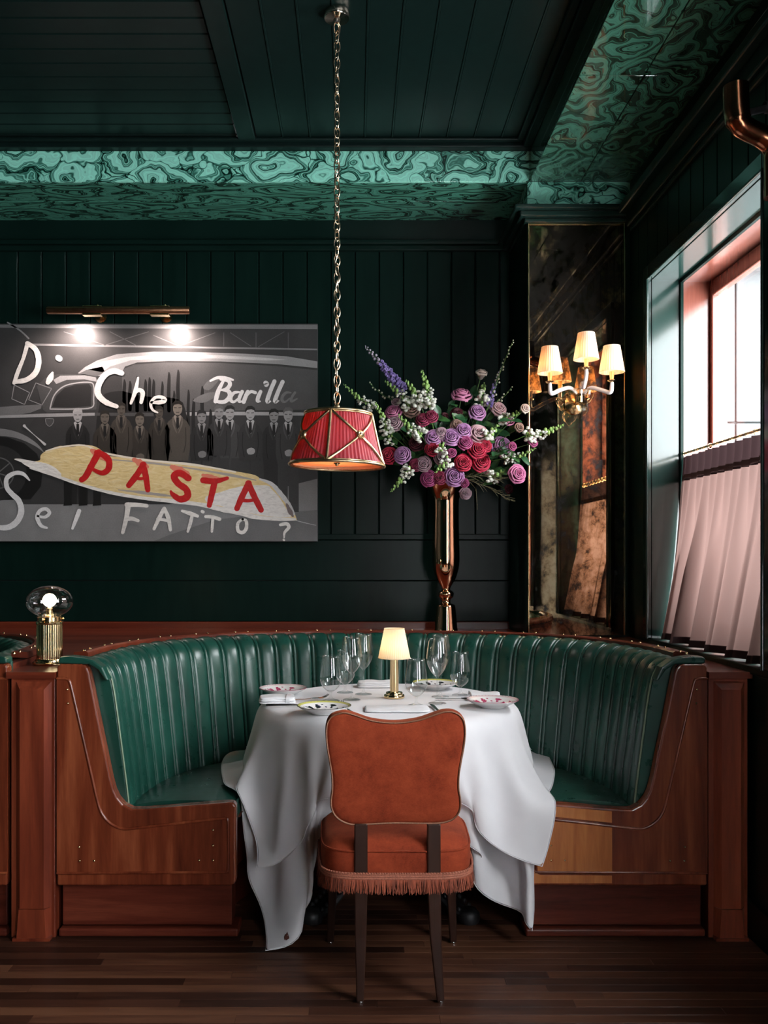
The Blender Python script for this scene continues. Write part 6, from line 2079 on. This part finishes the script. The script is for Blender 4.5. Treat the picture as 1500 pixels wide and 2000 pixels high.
def spike(name, label, a, b_, kind, w=1.0, seed=0, back=0.0, group='snapdragon and larkspur spikes'):
    """flower spike whose blossoms run from crop point a to its tip b"""
    random.seed(seed)
    (x0, y0), (x1, y1) = cp2(*a), cp2(*b_)
    Ya = flower_Y(x0, y0) + back - 0.02
    Yb = min(Ya + 0.03, 4.71) if x1 > 1000 else Ya + random.uniform(-0.04, 0.06)
    A, B = P(x0, y0, Ya), P(x1, y1, Yb)
    root = thing(name, label, 'flower', A, group)
    bend = Vector((0, 0, 0.02)) if abs(B.x - A.x) > abs(B.z - A.z) else Vector((0.012 * (1 if B.x > A.x else -1), 0, 0))
    run = catmull([A, A.lerp(B, 0.5) - bend * 0.6, B], 10)
    pth = stem_path(A, seed + 300)
    MB().tube(pth + run[1:], [0.0026] * len(pth) + [0.0024 - 0.0014 * i / len(run) for i in range(len(run) - 1)], 6).build('stem', M['stem'], root, smooth=60)
    L = (B - A).length
    n = max(10, int(L / 0.0075))
    low, high = MB(), MB()
    ax = (B - A).normalized()
    o1 = ax.orthogonal().normalized()
    o2 = ax.cross(o1)
    for i in range(n):
        f_ = i / (n - 1)
        p = run[min(len(run) - 1, int(f_ * (len(run) - 1)))].lerp(run[min(len(run) - 1, int(f_ * (len(run) - 1)) + 1)], f_ * (len(run) - 1) % 1)
        a = i * 2.4 + seed
        d = o1 * math.cos(a) + o2 * math.sin(a)
        size = (0.0200 * (1 - f_) ** 0.8 + 0.0036) * w
        if kind == 'snap':
            if f_ < 0.50:
                c = p + d * size * 0.95 + Vector((0, 0, -size * 0.2))
                for q in range(4):                                    # ruffled lips
                    e = Vector((random.uniform(-1, 1), random.uniform(-1, 1), random.uniform(-1, 1))) * size * 0.55
                    low.ball(c + d * size * 0.35 + e, size * 0.50, 7, 5, (1, 0.8, 0.75))
                high.ball(p + d * size * 0.35, size * 0.36, 6, 4)
            else:
                high.ball(p + d * size * 0.75, size * 0.78, 7, 5, (0.85, 0.85, 1.15))
        elif kind == 'lark':
            c = p + d * size * 1.0
            if f_ < 0.62:
                for q in range(5):
                    b5 = q * 2 * PI / 5
                    e = (o1 * math.cos(b5) + ax * math.sin(b5)) * size * 0.55
                    low.ball(c + e, size * 0.42, 6, 4, (1, 0.6, 1))
            else:
                high.ball(c, size * 0.72, 7, 5)
        else:                                                          # loose pale buds
            c = p + d * (0.012 * (1 - f_) + 0.004)
            if i % 2 == 0:
                high.ball(c, 0.0062 * (1 - 0.45 * f_) * w, 7, 5)
                low.ball(c - d * 0.003, 0.003, 5, 4)
    lm, hm = {'snap': (M['white_fl'], M['green_fl']), 'lark': (M['purple_fl'], M['lilac_fl']), 'buds': (M['stem'], M['pale_bud']), 'green': (M['green_fl'], M['green_fl'])}[kind if kind in ('snap', 'lark', 'buds') else 'green']
    if low.v:
        low.build('blossoms', lm, root, smooth=180)
    if high.v:
        high.build('buds', hm, root, smooth=180)
    return root


SPIKES = [
    ('larkspur', (455, 380), (228, 112), 'lark', 1.0, 'long purple larkspur leaning out over the pendant lamp'),
    ('larkspur', (1000, 440), (1135, 72), 'buds', 1.15, 'tall thin larkspur spike of pale buds beside the mirror'),
    ('larkspur', (395, 440), (255, 338), 'buds', 1.2, 'short sprig of pale buds between two lamp-side spikes'),
    ('larkspur', (1040, 440), (1125, 360), 'buds', 1.1, 'short sprig of pale buds beside the blush rose'),
    ('larkspur', (990, 470), (1060, 240), 'lark', 0.55, 'faint lilac larkspur spike standing behind the tall bud spike'),
    ('snapdragon', (280, 485), (98, 345), 'snap', 0.85, 'outermost greenish snapdragon pointing at the pendant chain'),
    ('snapdragon', (500, 470), (350, 325), 'snap', 1.0, 'white snapdragon leaning along the purple larkspur'),
    ('snapdragon', (570, 470), (478, 322), 'snap', 1.1, 'full white snapdragon at the top, lamp-side one of a pair'),
    ('snapdragon', (620, 480), (573, 258), 'snap', 1.15, 'tallest full white snapdragon at the bouquet top'),
    ('snapdragon', (365, 640), (290, 455), 'snap', 0.95, 'white snapdragon at the lamp side below the hot pink rose'),
    ('snapdragon', (570, 655), (430, 530), 'snap', 1.05, 'white snapdragon lying across the lamp side above the lilac row'),
    ('snapdragon', (735, 795), (655, 885), 'snap', 1.0, 'small white snapdragon nodding in the front middle of the bouquet'),
    ('snapdragon', (950, 450), (955, 338), 'snap', 1.15, 'short white snapdragon beside the cream rosebud'),
    ('snapdragon', (960, 660), (1045, 590), 'snap', 1.05, 'white snapdragon just beside the large pale mauve-cream rose'),
    ('snapdragon', (1060, 550), (1200, 492), 'snap', 0.85, 'green-tipped snapdragon reaching towards the brass mirror edge'),
    ('snapdragon', (1215, 655), (1442, 592), 'snap', 1.0, 'long snapdragon reaching across the mirror under the sconce'),
    ('snapdragon', (500, 850), (385, 1000), 'snap', 0.95, 'green-tipped snapdragon hanging down beside the pendant shade'),
    ('snapdragon', (985, 905), (1085, 870), 'snap', 1.1, 'full white snapdragon low on the mirror side'),
    ('snapdragon', (1080, 800), (1270, 735), 'snap', 0.8, 'green snapdragon under the large ruffled lilac-pink rose'),
    ('snapdragon', (690, 750), (712, 700), 'snap', 0.9, 'tiny white snapdragon head in the very middle'),
    ('snapdragon', (370, 700), (400, 640), 'snap', 0.7, 'tiny white sprig above the red rose by the pendant')]
for i, (nm, a, b_, kd, w, lab_) in enumerate(SPIKES):
    spike(nm, lab_, a, b_, kd, w, i + 40)


def sprig(cx0, cy0, cx1, cy1, n, seed, L=0.07, W=0.02, back=0.08, mat_='leaf'):
    random.seed(seed)
    (x0, y0), (x1, y1) = cp2(cx0, cy0), cp2(cx1, cy1)
    A, B = P(x0, y0, flower_Y(x0, y0) + back), P(x1, y1, flower_Y(x1, y1) + back)
    root = thing('foliage_sprig', 'dark green leafy sprig filling the bouquet between the roses', 'foliage', A, 'leafy sprigs in the copper vase')
    pth = stem_path(A, seed) + [A.lerp(B, 0.5), B]
    MB().tube(pth, 0.002, 5).build('stem', M['stem'], root)
    for k_ in range(n):
        q = A.lerp(B, (k_ + 0.5) / n)
        dd = Vector((random.uniform(-1, 1), random.uniform(-0.8, 0.2), random.uniform(-0.8, 1)))
        MB().grid(leaf_pts(q, dd, Vector((0, -0.9, 0.4)), L * random.uniform(0.7, 1.15), W * random.uniform(0.8, 1.2))).build('leaf', M[mat_] if random.random() < 0.75 else M['leaf2'], root, smooth=60)
    return root


for i, a in enumerate([(700, 640, 740, 480, 9), (760, 600, 870, 540, 9), (900, 600, 985, 560, 9), (1000, 760, 1190, 780, 9), (1080, 860, 1225, 830, 8), (560, 640, 480, 620, 9), (450, 830, 600, 780, 9), (760, 720, 860, 640, 9),
                       (640, 830, 780, 830, 9), (900, 880, 1020, 860, 9), (880, 520, 880, 380, 7), (640, 580, 700, 520, 8), (980, 640, 1100, 640, 9), (420, 640, 340, 680, 7), (860, 760, 1010, 770, 8)]):
    sprig(*a, seed=70 + i, back=0.05 if i % 2 else 0.09)
# heather twigs
random.seed(21)
for j, (a, b_, n) in enumerate((((860, 930), (1110, 1055), 34), ((850, 910), (1060, 930), 26), ((905, 985), (913, 1112), 10))):
    (x0, y0), (x1, y1) = cp2(*a), cp2(*b_)
    A, B = P(x0, y0, 4.74), P(x1, y1, 4.70)
    root = thing('heather_twig', ['fine heather twig reaching down towards the mirror edge', 'fine heather twig lying level under the low white snapdragon', 'single thread-like twig hanging straight down beside the vase'][j], 'twig', A, 'heather twigs')
    main = catmull([A, A.lerp(B, 0.5) + Vector((0, 0, 0.012)), B], 8)
    tw = MB().tube(stem_path(A, 900 + j) + main[1:], 0.0012, 5)
    for k_ in range(n):
        q = main[int(k_ / n * (len(main) - 1))]
        if j == 2:
            tw.tube([q, q + Vector((random.uniform(-0.008, 0.008), 0, -0.006))], 0.0006, 4)
            continue
        d = (B - A).normalized() * 0.045 + Vector((random.uniform(-0.01, 0.01), random.uniform(-0.02, 0.01), random.uniform(-0.028, 0.028)))
        tw.tube([q, q + d * 0.5 + Vector((0, 0, 0.004)), q + d], [0.0013, 0.0011, 0.0006], 4)
    tw.build('twig', M['twig'], root)
